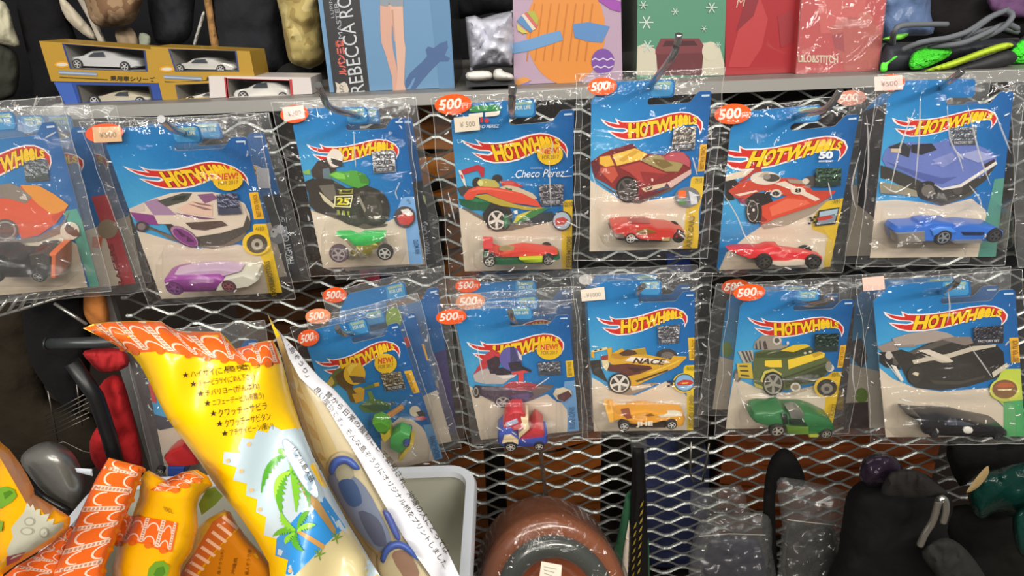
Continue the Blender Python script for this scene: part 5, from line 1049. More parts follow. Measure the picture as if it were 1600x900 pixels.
# sneakers
def sneaker(label, parts, laces, loc):
    t = thing('sneaker', label, 'shoe', loc, 'pair of sneakers on the shelf')
    for n, h, out, Y, bu, kw in parts: pillow(n, out, Y, bu, mat(h, .7, bump=kw.get('bump', .2), bscale=kw.get('bs', 60)), t, loop=3, back=1.0, step=3.0)
    for L in laces:
        mb = MB(); mb.tube(smooth_line([U(x, y, Y) for x, y, Y in L], 6), .0028, mat('#5c6066', .8), 6); mb.build('lace', t)
    return t
s1 = sneaker('black and lime sneaker beside the red boxes', [
 ('upper','#2b2e37',[(1372,114),(1376,80),(1388,66),(1410,68),(1440,74),(1470,70),(1500,62),(1540,60),(1580,62),(1590,74),(1545,84),(1480,98),(1420,114)],.045,.028,{}),
 ('sole','#a9c22c',[(1444,111),(1500,90),(1555,70),(1578,67),(1580,74),(1530,90),(1480,108)],.012,.008,{}),('outsole','#26272a',[(1476,112),(1530,92),(1575,78),(1590,92),(1560,108),(1500,114)],.02,.01,{}),
 ('heel_panel','#44d82c',[(1420,96),(1428,82),(1446,74),(1482,74),(1484,87),(1445,106),(1424,109)],.012,.006,{'bump':.9,'bs':220}),('side_mark','#5fe040',[(1375,108),(1378,98),(1386,97),(1398,88),(1402,89),(1388,100),(1386,110),(1378,113)],.008,.003,{}),('collar','#7fd84a',[(1380,60),(1400,54),(1420,52),(1408,62),(1386,64)],.03,.004,{})],
 [[(1395,70,0.028),(1397,50,0.008),(1410,40,0.008),(1450,38,0.018),(1480,38,0.028)],[(1425,75,0.008),(1470,62,-0.002),(1510,50,-0.002),(1545,28,-0.002),(1575,15,0.008)],[(1410,78,0.008),(1440,66,-0.002),(1480,60,-0.002),(1500,62,0.008)],[(1450,72,0.008),(1500,68,-0.002),(1540,52,-0.002),(1570,38,0.008),(1590,45,0.018)],[(1500,66,0.008),(1520,48,-0.002),(1550,25,-0.002)],[(1570,16,0.008),(1582,25,-0.002),(1565,45,-0.002),(1530,62,0.008)]], U(1470,112,-0.002))
s2 = sneaker('lime-heeled black sneaker at the end of the shelf', [
 ('upper','#2b2e37',[(1560,104),(1572,84),(1600,56),(1660,50),(1680,98),(1600,105)],.085,.015,{}),('heel_panel','#3fe02c',[(1572,96),(1578,78),(1605,58),(1640,56),(1640,98),(1590,100)],.04,.008,{'bump':.9,'bs':220}),('sole','#5fd83a',[(1578,108),(1600,96),(1650,94),(1650,106),(1590,107)],.055,.008,{})],
 [[(1590,50,0.038),(1560,44,0.028),(1530,50,0.028),(1510,58,0.038)]], U(1610,108,0.038))
# ------------------------------------------------------------------ lower corner: rack, helmet, bags
def wires(name, label, cat, paths, r, h, Y):
    t = thing(name, label, cat, U(*paths[0][0], Y))
    for k, p in enumerate(paths):
        mb = MB(); mb.tube([U(x, y, Y) for x, y in p], r, mat(h, .3, .8), 6); mb.build('wire', t)
    return t
wires('wire_shelf', 'chrome wire shelf edge under the orange hot rod pack', 'shelf', [[(-20,499),(30,484),(125,454)],[(-20,478),(40,462),(110,448)],[(-10,496),(12,468)],[(12,490),(30,463)],[(30,484),(46,458)],[(50,478),(64,455)],[(70,472),(82,452)],[(90,466),(100,450)],[(85,474),(136,507)],[(128,455),(80,462)]], .0018, '#b9b9b4', -.05)
wires('wire_basket', 'dark wire basket beside the black rack pole', 'basket', [[(70,650+i*7),(140,612+i*8)] for i in range(6)] + [[(75,610),(90,690)],[(120,600),(128,665)],[(30,712),(100,690),(130,705),(165,712)]], .0009, '#5a564f', -.03)
cloth('cloth_bag', 'dark olive canvas lying behind the wire basket', 'bag', [(-60,480),(40,470),(70,560),(75,620),(150,650),(170,720),(60,740),(-60,720)], .1, .03, '#241e15', var=.35)
cloth('black_bag', 'black bag hanging under the wire shelf', 'bag', [(36,470),(80,452),(130,452),(142,520),(138,600),(120,650),(78,612),(46,560)], .02, .03, '#0f0f11')
cloth('bottle', 'orange cylinder between the black bag and the mesh frame', 'bottle', [(134,450),(160,448),(172,505),(150,512),(136,500),(130,482)], .0, .02, '#c07a3e', wr=0)
t = thing('garment_rack', 'black tube rack beside the red cloth', 'rack', U(185, 745, -.09))
mb = MB(); mb.tube([U(74,537,-.10), U(120,536,-.10), U(185,534,-.10)], .0055, mat('#34383a', .35, .3), 12); mb.build('cross_bar', t)
mb = MB(); mb.tube([U(112,565,-.09), U(150,620,-.09), U(170,680,-.09), U(192,760,-.09)], .0075, mat('#121214', .4), 12); mb.build('post', t)
mb = MB(); mb.tube([U(76,537,-.10), U(73,537,-.10)], .0066, mat('#1b1d1e', .4), 12); mb.build('end_cap', t)
cloth('red_cloth', 'red cloth over the rack bar behind the tile-roof bag', 'cloth', [(132,548),(190,545),(200,572),(162,582),(140,566)], -.06, .012, '#b02a2e')
cloth('red_cloth', 'red cloth roll behind the black rack post', 'cloth', [(155,604),(186,586),(206,640),(224,735),(196,752),(150,730),(140,690),(160,650)], -.05, .02, '#b22428')
t = thing('helmet', 'dull silver helmet lying beside the yellow bags', 'helmet', U(90, 790, -.12))
pillow('shell', [(32,720),(50,698),(80,690),(110,704),(128,735),(132,770),(112,796),(84,786),(55,758)], -.12, .035, mat('#8e8d88', .32, .6, bump=.1), t, loop=4)
pillow('visor_edge', [(34,728),(48,746),(72,772),(112,795),(98,806),(60,782),(40,756)], -.15, .01, mat('#121212', .3), t, loop=3)
pillow('tag', [(117,731),(144,733),(145,744),(120,738)], -.165, .001, mat('#c4ccd6', .5), t)
# white bin
def UZ(px, py, Z):
    d = ray(px, py); return CAM + d * ((Z - CAM.z) / d.z)
ZB = U(660, 728, -.115).z
br = UZ(741, 830, ZB); yb = UZ(660, 728, ZB).y; x1 = br.x; x0 = UZ(110, 802, ZB).x; y0 = -.42
t = thing('plastic_bin', 'translucent white plastic bin holding the sandal bags beside the round bowl', 'bin', ((x0+x1)/2, (y0+yb)/2, ZB - .17))
def rr(ins, z, r=.03, n=7):
    P = []
    for cx, cy, a0 in ((x1-r, yb-r, 0), (x0+r, yb-r, 90), (x0+r, y0+r, 180), (x1-r, y0+r, 270)):
        for k in range(n + 1):
            a = math.radians(a0 + 90*k/n); P.append(Vector((cx + (r-ins)*math.cos(a), cy + (r-ins)*math.sin(a), z)))
    return P
WB = mat('#c3c8cc', .35, coat=.2)
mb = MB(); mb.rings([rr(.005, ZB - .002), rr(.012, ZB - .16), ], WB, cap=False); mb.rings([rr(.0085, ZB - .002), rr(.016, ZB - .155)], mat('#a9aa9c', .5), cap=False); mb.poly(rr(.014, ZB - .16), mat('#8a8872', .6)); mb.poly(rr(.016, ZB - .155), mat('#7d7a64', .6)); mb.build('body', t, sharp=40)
mb = MB(); mb.rings([rr(.0115, ZB - .006), rr(.0105, ZB), rr(.002, ZB + .001), rr(0, ZB - .003), rr(0, ZB - .012)], mat('#ccd2d8', .3, coat=.3), cap=False); mb.build('rim', t, sharp=50)
# round wrapped bowl
pl = Plane(U(868, 940, -.15), .35, .1)
t = thing('wooden_bowl', 'round brown lacquer bowl in clear wrap with a white price tag', 'bowl', pl.hit(864, 960, -.04))
c0 = pl.p0; ax = (pl.hit(984, 940) - c0); ay = (pl.hit(860, 802) - c0); 
def disc(prof, m, name, par):
    mb = MB(); mb.rings([[c0 + ax*(r*math.cos(a)) + ay*(r*math.sin(a)) + pl.n*h for a in [2*math.pi*k/64 for k in range(64)]] for r, h in prof], m, cap=False); return mb.build(name, par)
disc([(1.0,-.05),(1.0,-.004),(.985,.004),(.93,.010),(.86,.012),(.80,.010)], mat('#7a4426', .25, coat=.6, var=.35, bscale=9), 'outer_ring', t)
disc([(.80,.010),(.77,.016),(.68,.018),(.56,.014),(.52,.004)], mat('#3c403c', .22, coat=.6), 'dark_ring', t)
disc([(.52,.004),(.45,-.012),(.25,-.02),(.0,-.022)], mat('#93481c', .25, coat=.7, var=.4, bscale=10), 'inner_face', t)
disc([(1.03,-.045),(1.04,-.0),(.98,.014),(.86,.019),(.7,.024),(.55,.012),(.3,.0),(0,-.005)], SLEEVE, 'clear_wrap', t)
mb = MB(); mb.poly([pl.hit(x, y, .027) for x, y in ((846,877),(878,883),(876,912),(842,908))], mat('#e2dccb', .6)); o = mb.build('price_label', t)
mb = MB()
for k in range(3): mb.poly([pl.hit(x, y, .0275) for x, y in ((850,885+k*5),(870-k*4,889+k*5),(870-k*4,890.2+k*5),(850,886.2+k*5))], mat('#a39c90', .6))
mb.build('lettering', o)
cloth('cable_tie', 'thin brown cable tie hanging from the mesh above the round bowl', 'cable tie', [(841,700),(847,700),(853,750),(860,800),(855,802),(847,752)], -.01, .001, '#4a3a30', wr=0)
# lanyard straps
t = thing('luggage_strap', 'black strap with gold lettering and green edges hanging on the mesh', 'strap', U(995, 905, -.03))
pillow('clear_hanger', [(984,680),(1010,680),(1012,722),(1004,728),(988,724)], -.03, .004, ZIPBAG, t)
pillow('black_band', [(988,700),(1006,700),(1010,770),(1012,840),(1013,915),(980,915),(985,800)], -.035, .004, mat('#0d0d0f', .3), t)
pillow('green_band', [(978,772),(986,764),(988,800),(982,860),(978,915),(950,915),(960,860)], -.03, .003, mat('#1f4a30', .6), t)
pillow('green_band', [(1008,850),(1014,840),(1016,915),(1006,915)], -.03, .003, mat('#1f4a30', .6), t)
pillow('white_band', [(983,812),(985,860),(982,915),(969,915),(974,860)], -.034, .002, mat('#cdbfae', .6), t)
mb = MB()
for k in range(9):
    for dx, w_ in ((0, 4), (9, 4.5)):
        x, y = 986 + dx + k*.6, 905 - k*13 - dx*.8
        if k > 6 and dx == 0: continue
        mb.poly([U(p, q, -.0425) for p, q in ((x, y), (x + w_, y - 4), (x + w_ + 1.5, y - 12), (x + 2.2, y - 7))], mat('#a8903c', .35, .5))
mb.build('gold_pattern', t)
# zip bags and pouches
def zipbag(label, out, Y, fold, content, ch, clabel):
    t = thing('zip_bag', label, 'bag', U(*out[-1], Y), 'clear zip bags with black pouches')
    pillow('film', out, Y, .012, ZIPBAG, t, loop=3, wr=.006, wscale=.08)
    mb = MB(); mb.tube([U(x, y, Y - .012) for x, y in fold], .0006, mat('#9a9b96', .2), 6); mb.build('zip_seal', t)
    tag(pillow('pouch', content, Y + .012, .008, mat(ch, .6, bump=.4, bscale=60), loop=3, back=.3), clabel, 'pouch', 'black pouches in the zip bags')
zipbag('clear zip bag with a navy-black pouch beside the black strap', [(1083,840),(1098,814),(1140,804),(1182,800),(1204,812),(1206,860),(1204,915),(1086,915)], -.07, [(1092,838),(1140,834),(1196,836)], [(1108,842),(1150,838),(1182,840),(1196,862),(1196,915),(1102,915)], '#101224', 'navy-black pouch inside the zip bag beside the black strap')
zipbag('crinkled clear zip bag with a dark olive pouch next to the big black bag', [(1214,752),(1240,748),(1280,756),(1318,766),(1326,790),(1312,830),(1308,915),(1222,915),(1222,820)], -.08, [(1230,812),(1262,816),(1302,820)], [(1230,818),(1268,822),(1304,826),(1308,915),(1226,915)], '#12120c', 'dark olive pouch inside the crinkled zip bag')
t = thing('zip_bag', 'empty flat clear bag hanging on a wire loop above the navy-black pouch', 'bag', U(1120, 800, -.03), 'clear zip bags with black pouches')
pillow('film', [(1080,766),(1120,762),(1158,758),(1168,790),(1172,808),(1120,812),(1084,812)], -.03, .008, ZIPBAG, t, loop=2, wr=.006, wscale=.08)
mb = MB(); mb.tube([U(x, y, -.012) for x, y in ((1080,690),(1078,740),(1084,752),(1098,752),(1104,720),(1108,692))], .0014, mat('#6d6a62', .3, .8), 6); tag(mb.build('wire_loop'), 'bent wire loop hooked on the mesh above the zip bag', 'wire')
cloth('black_strap', 'black strap hanging between the two zip bags', 'strap', [(1190,915),(1192,800),(1196,745),(1206,714),(1226,700),(1246,718),(1258,750),(1246,766),(1224,752),(1212,772),(1212,830),(1214,915)], -.055, .008, '#080809')
cloth('black_bag', 'big black bag carrying the carabiner', 'bag', [(1318,800),(1326,768),(1352,748),(1400,740),(1438,738),(1470,758),(1490,790),(1480,830),(1500,870),(1530,915),(1300,930),(1310,860)], -.10, .035, '#080809', var=.05)
cloth('bag_flap', 'dark grey flap folded over the big black bag', 'flap', [(1392,738),(1430,734),(1456,750),(1480,772),(1440,778),(1400,776),(1376,770)], -.15, .006, '#1c1a19')
cloth('plastic_bag', 'glossy purple-black plastic bag above the big black bag', 'bag', [(1342,738),(1350,716),(1374,708),(1398,714),(1412,734),(1402,756),(1366,762),(1348,756)], -.125, .014, '#221a26', rough=.12, wr=.004, wscale=.06)
mb = MB(); mb.tube(smooth_line([U(x, y, -.165) for x, y in ((1437,852),(1445,834),(1456,816),(1462,798),(1466,784),(1472,779),(1477,784),(1477,800),(1473,816))], 5), .0036, mat('#d0cfc8', .18, .95), 10); tag(mb.build('carabiner'), 'silver carabiner clipped on the big black bag', 'carabiner')
cloth('grey_webbing', 'dark grey webbing below the carabiner', 'strap', [(1440,862),(1470,840),(1500,850),(1530,885),(1540,915),(1480,915),(1456,890)], -.16, .008, '#232321')
cloth('black_bag', 'dark brown-black bag at the corner below the green bag', 'bag', [(1470,806),(1510,788),(1560,800),(1640,800),(1650,930),(1530,930),(1496,870)], -.05, .02, '#0d0b09')
cloth('plastic_bag', 'dark green wrapped bag below the black hatchback pack', 'bag', [(1512,776),(1528,744),(1560,732),(1620,726),(1640,800),(1600,815),(1560,800),(1530,812)], -.10, .02, '#0b2a25', rough=.2, wr=.004, wscale=.05)
cloth('plastic_bag', 'lower dark green wrapped bag at the corner', 'bag', [(1586,800),(1630,790),(1640,870),(1600,872),(1584,840)], -.13, .012, '#0d302a', rough=.2)
cloth('paper_tag', 'tan paper tag on the dark green wrapped bag', 'tag', [(1534,736),(1544,728),(1544,742),(1528,762),(1510,770),(1518,756)], -.128, .001, '#8a7650', wr=0)
cloth('black_bag', 'black pouch tucked under the black hatchback pack', 'bag', [(1480,690),(1560,694),(1640,690),(1640,740),(1540,735),(1500,760)], -.03, .02, '#070708')
# ------------------------------------------------------------------ sandal bags in front
GY = '#f2c206'
def tilefn(top, bot):
    def at(L, s):
        f = s * (len(L) - 1); i = min(int(f), len(L) - 2); return lerp2(L[i], L[i+1], f - i)
    return lambda s, t: lerp2(at(top, s), at(bot, s), t)
def tiles(name, par, top, bot, n, rows, Yf, off, step=9):
    Q = tilefn(top, bot); mb = MB(); N = 24
    base = [Q(i/N, 0) for i in range(N+1)] + [Q(1 - i/N, 1) for i in range(N+1)]
    print_on(mb, base, Yf, off, mat('#e2641e', **PL), step)
    w_, lite, dk = .24/n, mat('#f2cdb6', **PL), mat('#b98a70', **PL)
    for k in range(n):
        s0 = (k + .62)/n
        print_on(mb, [Q(s0, 0), Q(s0+w_*.5, 0), Q(s0+w_, 0), Q(s0+w_, .33), Q(s0+w_, .66), Q(s0+w_, .93), Q(s0+w_*.5, .93), Q(s0, .93), Q(s0, .66), Q(s0, .33)], Yf, off + .0002, lite, step)
        for j in range(10):
            a, c = .03 + j*.09, .03 + j*.09 + .052
            print_on(mb, [Q(s0+w_*.22, a), Q(s0+w_*.8, a), Q(s0+w_*.8, c), Q(s0+w_*.22, c)], Yf, off + .0004, dk, step)
        c0 = (k + .24)/n; hw = .36/n
        for r in range(rows):
            tc = (r + .78)/rows; th = .52/rows
            o = [(c0 - hw*math.cos(a), tc - th*math.sin(a)) for a in [math.pi*i/12 for i in range(13)]]
            i_ = [(c0 - hw*.8*math.cos(a), tc - th*.80*math.sin(a)) for a in [math.pi*i/12 for i in range(13)]]
            pl = [p for p in o + i_[::-1]]
            pl = [(max(0, min(1, s)), max(0, min(1, t))) for s, t in pl]
            if max(p[0] for p in pl) - min(p[0] for p in pl) < .2/n: continue
            try: print_on(mb, [Q(s, t) for s, t in pl], Yf, off + .0003, lite, step)
            except Exception: pass
    for i in range(n * 2):
        s = (i + .5)/(n*2)
        if i % 2 == 0: print_on(mb, [(Q(s, 1)[0] + x, Q(s, 1)[1] + y) for x, y in ell(0, 0, 6, 4.5)], Yf, off + .0005, mat('#d8661e', **PL), step)
    return mb.build(name, par)
PL = dict(rough=.24, coat=.12)
CA = lambda a: crop(a, 0, 675, 4)
CB = lambda a: crop(a, 400, 675, 4)
def bulgeY(out, Yb, bulge, thick, soft):
    """Front-face depth of a stuffed bag, so prints can follow it."""
    def f(px, py):
        d = min(1, edist((px, py), out) / soft) if inside((px, py), out) else 0
        Y = Yb(px, py) if callable(Yb) else Yb
        return Y - thick/2 - bulge * math.sqrt(max(0, 1 - (1 - d)**2))
    return f
def bag(label, out, Yb, bulge, h, group='sandal bags heaped in front', thick=.004, soft=45, name='sandal_bag', step=None, ext=(0, 150)):
    o = [(x + ext[0], y + ext[1]) if y > 905 else (x, y) for x, y in out]
    t = thing(name, label, 'bag', U(sum(p[0] for p in o)/len(o), max(p[1] for p in o), Yb(*o[0]) if callable(Yb) else Yb), group)
    V, Fc = pillow_geo(o, Yb, bulge, thick=thick, soft=soft, step=step)
    b = MB(); b.geo(V, Fc, mat(h, bump=.12, bscale=28, **PL), True); b.build('pouch', t, sharp=75)
    return t, bulgeY(o, Yb, bulge, thick, soft)
# main bag --------------------------------------------------------------
main = [(130,513),(146,506),(170,503),(200,502),(228,501),(252,502),(264,511),(278,517),(310,518),(344,519),(356,530),(368,545),(385,541),(402,535),(426,531),(436,550),(444,575),(455,620),(470,665),(490,715),(515,765),(545,820),(575,870),(604,915),(436,915),(420,880),(398,840),(370,800),(335,756),(312,722),(288,690),(262,655),(248,628),(235,600),(220,572),(205,553),(185,542),(160,528)]
Ymain = lambda x, y: -.235 - (y - 500)*.00022 + .006*math.sin(x*.045 + y*.01)
t, Yf = bag('big yellow sandal bag with star-marked words and a palm tree picture', main, Ymain, .022, GY, step=11)
tiles('tile_header', t, [(131,512),(165,504),(200,502.5),(250,502.5),(278,517.5),(344,519.5),(367,545.5),(402,536),(426,532)], [(188,543),(207,551),(250,549),(300,556),(330,561),(360,564),(388,566),(410,570),(438,568)], 9, 2, Yf, .0006)
mb = MB()
win = [(378,684),(372,700),(376,708),(350,706),(348,724),(370,730),(364,750),(386,756),(384,774),(402,780),(400,800),(416,808),(412,836),(432,842),(430,868),(450,875),(446,900),(440,913),(602,913),(574,868),(544,818),(514,763),(489,712),(470,668),(440,672),(424,664),(418,676),(402,672),(396,686)]
print_on(mb, win, Yf, .0006, mat('#b3c5ce', **PL))
print_on(mb, [(507,776),(482,806),(470,800),(432,842),(430,868),(450,875),(446,897),(460,899),(522,838),(540,824)], Yf, .0008, mat('#2f86c8', **PL))
print_on(mb, [(524,837),(462,898),(450,913),(600,913),(572,868),(545,822)], Yf, .0009, mat('#bfb285', **PL))
def leaf(base, tip, sag, w_, n=9, flip=1):
    """A frond: smooth upper edge, toothed lower edge (pixels)."""
    mid = ((base[0]+tip[0])/2 + sag[0], (base[1]+tip[1])/2 + sag[1]); up, lo = [], []
    q = lambda t: ((1-t)**2*base[0] + 2*t*(1-t)*mid[0] + t*t*tip[0], (1-t)**2*base[1] + 2*t*(1-t)*mid[1] + t*t*tip[1])
    for i in range(n + 1):
        t = i/n; p = q(t); p2 = q(min(1, t+.05)); p0 = q(max(0, t-.05)); dx, dy = p2[0]-p0[0], p2[1]-p0[1]; L = math.hypot(dx, dy) or 1
        nx, ny = -dy/L*flip, dx/L*flip; ww = w_*math.sin(math.pi*min(.96, .08 + t*.9))
        up.append((p[0] - nx*ww*.35, p[1] - ny*ww*.35))
        lo.append((p[0] + nx*ww, p[1] + ny*ww)); 
        if 0 < i < n: lo.append((p[0] + nx*ww*.45 + dx/L*2, p[1] + ny*ww*.45 + dy/L*2))
    return up + lo[::-1]
for h, a in (('#a5824e', [250,280,262,270,300,330,400,440,500,610,492,640,470,620,380,500,300,390]), ('#b88a4c', [250,625,270,612,340,650,430,705,425,735,410,730,330,680])):
    print_on(mb, CB(a), Yf, .0011, mat(h, **PL), 7)
FR = [((447,710),(408,770),(-14,-24),10,-1,'#4f9a2a'),((447,712),(434,708),(-4,-14),8,-1,'#6ab030'),((450,716),(452,740),(14,-10),8,1,'#8ac23c'),((452,735),(441,808),(-24,-18),13,-1,'#58a42a'),((454,735),(462,800),(4,-12),11,-1,'#74b832'),((456,736),(483,793),(16,-18),10,1,'#4a9030'),((453,737),(430,780),(-16,-16),9,-1,'#9aca40'),
      ((462,830),(426,838),(-4,-12),9,-1,'#5aa02c'),((462,828),(440,800),(-10,2),9,-1,'#7cbc36'),((464,826),(482,798),(-2,-10),9,1,'#5aa02c'),((464,829),(493,820),(2,-8),9,1,'#8ac23c'),((462,832),(475,862),(-18,4),10,-1,'#4f9a2a'),((460,832),(446,850),(-10,0),8,-1,'#7cbc36')]
for k, (b0, t0, sg, w0, fl, h) in enumerate(FR):
    print_on(mb, leaf(b0, t0, sg, w0, 8, fl), Yf, .0013 + k*.00004, mat(h, **PL), 6)
for cx, cy in ((526,842),(499,868)):
    for dx, dy in ((-9,-8),(-3,-12),(4,-10),(10,-5),(-8,4),(2,8)): print_on(mb, leaf((cx,cy),(cx+dx,cy+dy),(0,-1),2.2,4), Yf, .0013, mat('#6a8a34', **PL), 6)
print_on(mb, [(400 + (280 + x)/4, 675 + (228 + y)/4) for x, y in ell(0, 0, 215, 46, math.radians(60))], Yf, .0020, mat('#8fa6b8', **PL))
print_on(mb, [(400 + (280 + x)/4, 675 + (228 + y)/4) for x, y in ell(0, 0, 208, 40, math.radians(60))], Yf, .0021, mat('#d4dde2', **PL))
for x, y in ((389,694),(356,720),(377,736),(393,766),(406,796),(453,892)): print_on(mb, ell(x, y, 3.2, 3.2, 0, 10), Yf, .0012, mat('#e6b27a', **PL), 7)
mb.build('palm_picture', t)
mb = MB(); SF = lambda o: (lambda x, y: U(x, y, Yf(x, y) - o))
BK = mat('#2a2210', **INK)
stars = [(290,586),(302,600),(313,615),(324,630),(333,646),(343,662),(351,677)]
lines = ['ハイサイ(こんにちは)', 'チャービラサイ(ごめん下さい)', 'チバリヨー(がんばれ)', 'ニフェーデービル(有難う)', 'クワッチーサビラ', 'クワッチーサビタン', 'アチサイビーン(暑い)']
for k, ((x, y), ln) in enumerate(zip(stars, lines)):
    text_px(mb, '★', (x - 5, y + 5), (10, -1), (0, -10), SF(.0009), BK)
    text_px(mb, ln, (x + 9, y + 6), (92 - k*4, -12), (-2, -12), SF(.0009), BK)
text_px(mb, 'リアル島人語', (455,702), (30,52), (8,-5), SF(.0024), BK)
text_px(mb, '島ぞうり', (350,580), (78,-7), (-1,-8), SF(.0009), BK)
mb.build('lettering', t)
# pack with clear window and white strip -----------------------------------
sec = [(418,490),(430,512),(446,528),(462,545),(482,570),(500,590),(522,608),(545,634),(565,660),(586,692),(610,724),(640,770),(670,812),(700,862),(726,915),(606,915),(575,868),(546,822),(516,766),(490,712),(470,664),(455,620),(444,572),(432,530)]
Ysec = lambda x, y: -.205 - (y - 490)*.00017
t, Ys = bag('clear-fronted sandal pack with a white lettered strip, leaning on the big yellow bag', sec, Ysec, .012, '#cfc4a6', soft=30, step=11, ext=(-40, 60))
mb = MB()
print_on(mb, [(418,491),(430,513),(437,523),(432,528)], Ys, .0006, mat(GY, **PL), 6)
print_on(mb, [(432,528),(437,522),(452,560),(468,600),(488,650),(510,720),(498,726),(472,664),(456,620),(445,572)], Ys, .0007, mat('#c8a86c', **PL))
print_on(mb, [(452,560),(480,610),(520,690),(556,770),(590,840),(570,850),(520,760),(490,700),(465,620)], Ys, .0007, mat('#c9b684', **PL))
mb.build('card_back', t)
mb = MB()
print_on(mb, [(432,513),(446,529),(462,546),(482,571),(500,591),(522,609),(545,635),(565,661),(586,693),(610,725),(640,771),(670,813),(700,863),(724,913),(682,913),(668,893),(650,868),(630,838),(600,787),(580,752),(560,717),(545,692),(530,668),(510,634),(490,610),(468,590),(452,560),(440,526)], Ys, .0030, mat('#dfe0e6', **PL))
o = mb.build('white_strip', t)
mb = MB(); SS = lambda x, y: U(x, y, Ys(x, y) - .0034)
def text_path(mb, s, path, h, fn, m):
    P = smooth_line(path, 8); L = [0]
    for p, q in zip(P, P[1:]): L.append(L[-1] + (q - p).length)
    def at(t):
        d = t * L[-1]; i = 0
        while i < len(L) - 2 and L[i+1] < d: i += 1
        u = (d - L[i]) / (L[i+1] - L[i] + 1e-9); q = P[i].lerp(P[i+1], u); g = (P[i+1] - P[i]).normalized(); return q, g
    v, fc = text_geo(s, 0.0); V = []
    for a, b in v:
        q, g = at(a); V.append(fn(q.x + g.y * h * (b - .5), q.y - g.x * h * (b - .5)))
    mb.geo(V, fc, m, False)
text_path(mb, '昔から日常の履物として愛用され、沖縄の人にとっては', [(510,613),(560,664),(612,724),(640,770),(672,820),(700,864)], 10, SS, BK)
text_path(mb, '良い履物です。そんな島ぞうりにオリジナル柄をプリントしました。', [(494,606),(507,624),(545,674),(580,716),(607,752),(640,800),(672,847),(700,888)], 10, SS, BK)
text_path(mb, '「島ぞうり」', [(451,538),(466,560),(482,588)], 8, SS, BK)
mb.build('lettering', o)
# flip-flops inside the clear-fronted pack
def flipflop(label, out, strap, Yo, h='#cdc4a4', sh='#3a56a8'):
    t = thing('flip_flop', label, 'sandal', U(*out[len(out)//2], Yo), 'flip-flops in the clear-fronted pack')
    V, Fc = pillow_geo(smooth_loop(out, 3), lambda x, y: Ys(x, y) - Yo, .003, thick=.004); b = MB(); b.geo(V, Fc, mat(h, .6)); b.build('sole', t)
    for s in strap:
        mb = MB(); mb.tube(smooth_line([U(x, y, Ys(x, y) - Yo - .006) for x, y in s[0]], 6), s[1], mat(sh, .35, coat=.3), 8); mb.build('strap', t)
def band(par, pts, h, off):
    V, Fc = pillow_geo(smooth_loop(pts, 3), lambda x, y: Ys(x, y) - off, .003, thick=.002); b = MB(); b.geo(V, Fc, mat(h, .4)); return b.build('strap', par)
def flip2(label, out, prints, bands, Yo):
    t = thing('flip_flop', label, 'sandal', U(*out[len(out)//2], Ys(*out[0]) - Yo), 'flip-flops in the clear-fronted pack')
    V, Fc = pillow_geo(smooth_loop(out, 3), lambda x, y: Ys(x, y) - Yo, .002, thick=.004); b = MB(); b.geo(V, Fc, mat('#bdb08c', .6)); b.build('sole', t)
    mb = MB()
    for k, (h, a) in enumerate(prints): print_on(mb, smooth_loop(a, 3), lambda x, y: Ys(x, y) - Yo - .0042 - k*.0001, 0, mat(h, .6), 8)
    mb.build('sole_print', t)
    for h, a in bands: band(t, a, h, Yo + .006)
flip2('cream flip-flop with a blue strap, upper one in the clear-fronted pack', [(512,722),(532,706),(556,718),(575,752),(600,800),(618,850),(600,872),(572,850),(540,800),(514,752)],
 [('#6d7890',[(512,745),(540,738),(570,760),(600,815),(612,850),(596,864),(560,830),(524,775)]),('#9a957f',[(524,728),(545,726),(552,745),(530,752)]),('#35507c',[(528,755),(552,750),(566,785),(545,790)]),('#4a5068',[(560,800),(590,810),(604,848),(585,850)])],
 [('#3f5ba8',[(513,737),(518,720),(532,712),(550,716),(563,732),(553,734),(540,725),(528,729),(520,742)])], .003)
flip2('cream flip-flop with a blue strap, lower one in the clear-fronted pack', [(596,856),(622,842),(648,874),(680,925),(620,930),(590,890)],
 [('#8a6a58',[(612,868),(635,862),(655,895),(640,912)])], [('#3f5ba8',[(594,872),(604,852),(622,845),(641,854),(654,876),(642,868),(624,857),(608,864),(600,880)]),('#4a5aa0',[(598,800),(610,802),(626,838),(618,842)])], .0035)
mb = MB()
print_on(mb, [(448,568),(470,592),(492,612),(530,670),(560,719),(600,789),(630,840),(670,897),(660,905),(606,905),(575,866),(546,820),(516,764),(490,710),(470,662),(456,620)], lambda x, y: Ys(x, y) - .013, 0, BLISTER)
mb.build('clear_front', t)
# heap at the lower corner ---------------------------------------------------
Yh = lambda x, y: -.30 - (y - 700)*.0001
o1 = CA([-60,20,0,60,60,110,120,190,170,270,210,350,215,390,330,460,440,532,438,570,430,600,330,690,200,770,100,830,20,890,-60,960])
t, Y1 = bag('yellow sandal bag with a green leaf and a grey footprint picture beside the helmet', o1, lambda x, y: -.36, .02, '#eca808', soft=22)
mb = MB(); print_on(mb, CA([-20,350,40,340,90,360,105,400,70,440,0,480,-20,480]), Y1, .0006, mat('#6a9a2a', **PL)); print_on(mb, CA([20,380,60,365,80,380,30,420]), Y1, .0008, mat('#4a7a20', **PL)); print_on(mb, CA([-20,550,20,560,10,620,-20,630]), Y1, .0006, mat('#7aa02a', **PL))
print_on(mb, CA([100,560,150,500,170,440,190,470,205,450,220,490,250,480,250,520,310,510,290,560,340,540,330,580,400,560,390,600,320,660,200,740,60,800,40,740,80,660,70,600]), Y1, .0006, mat('#b4b2a0', **PL))
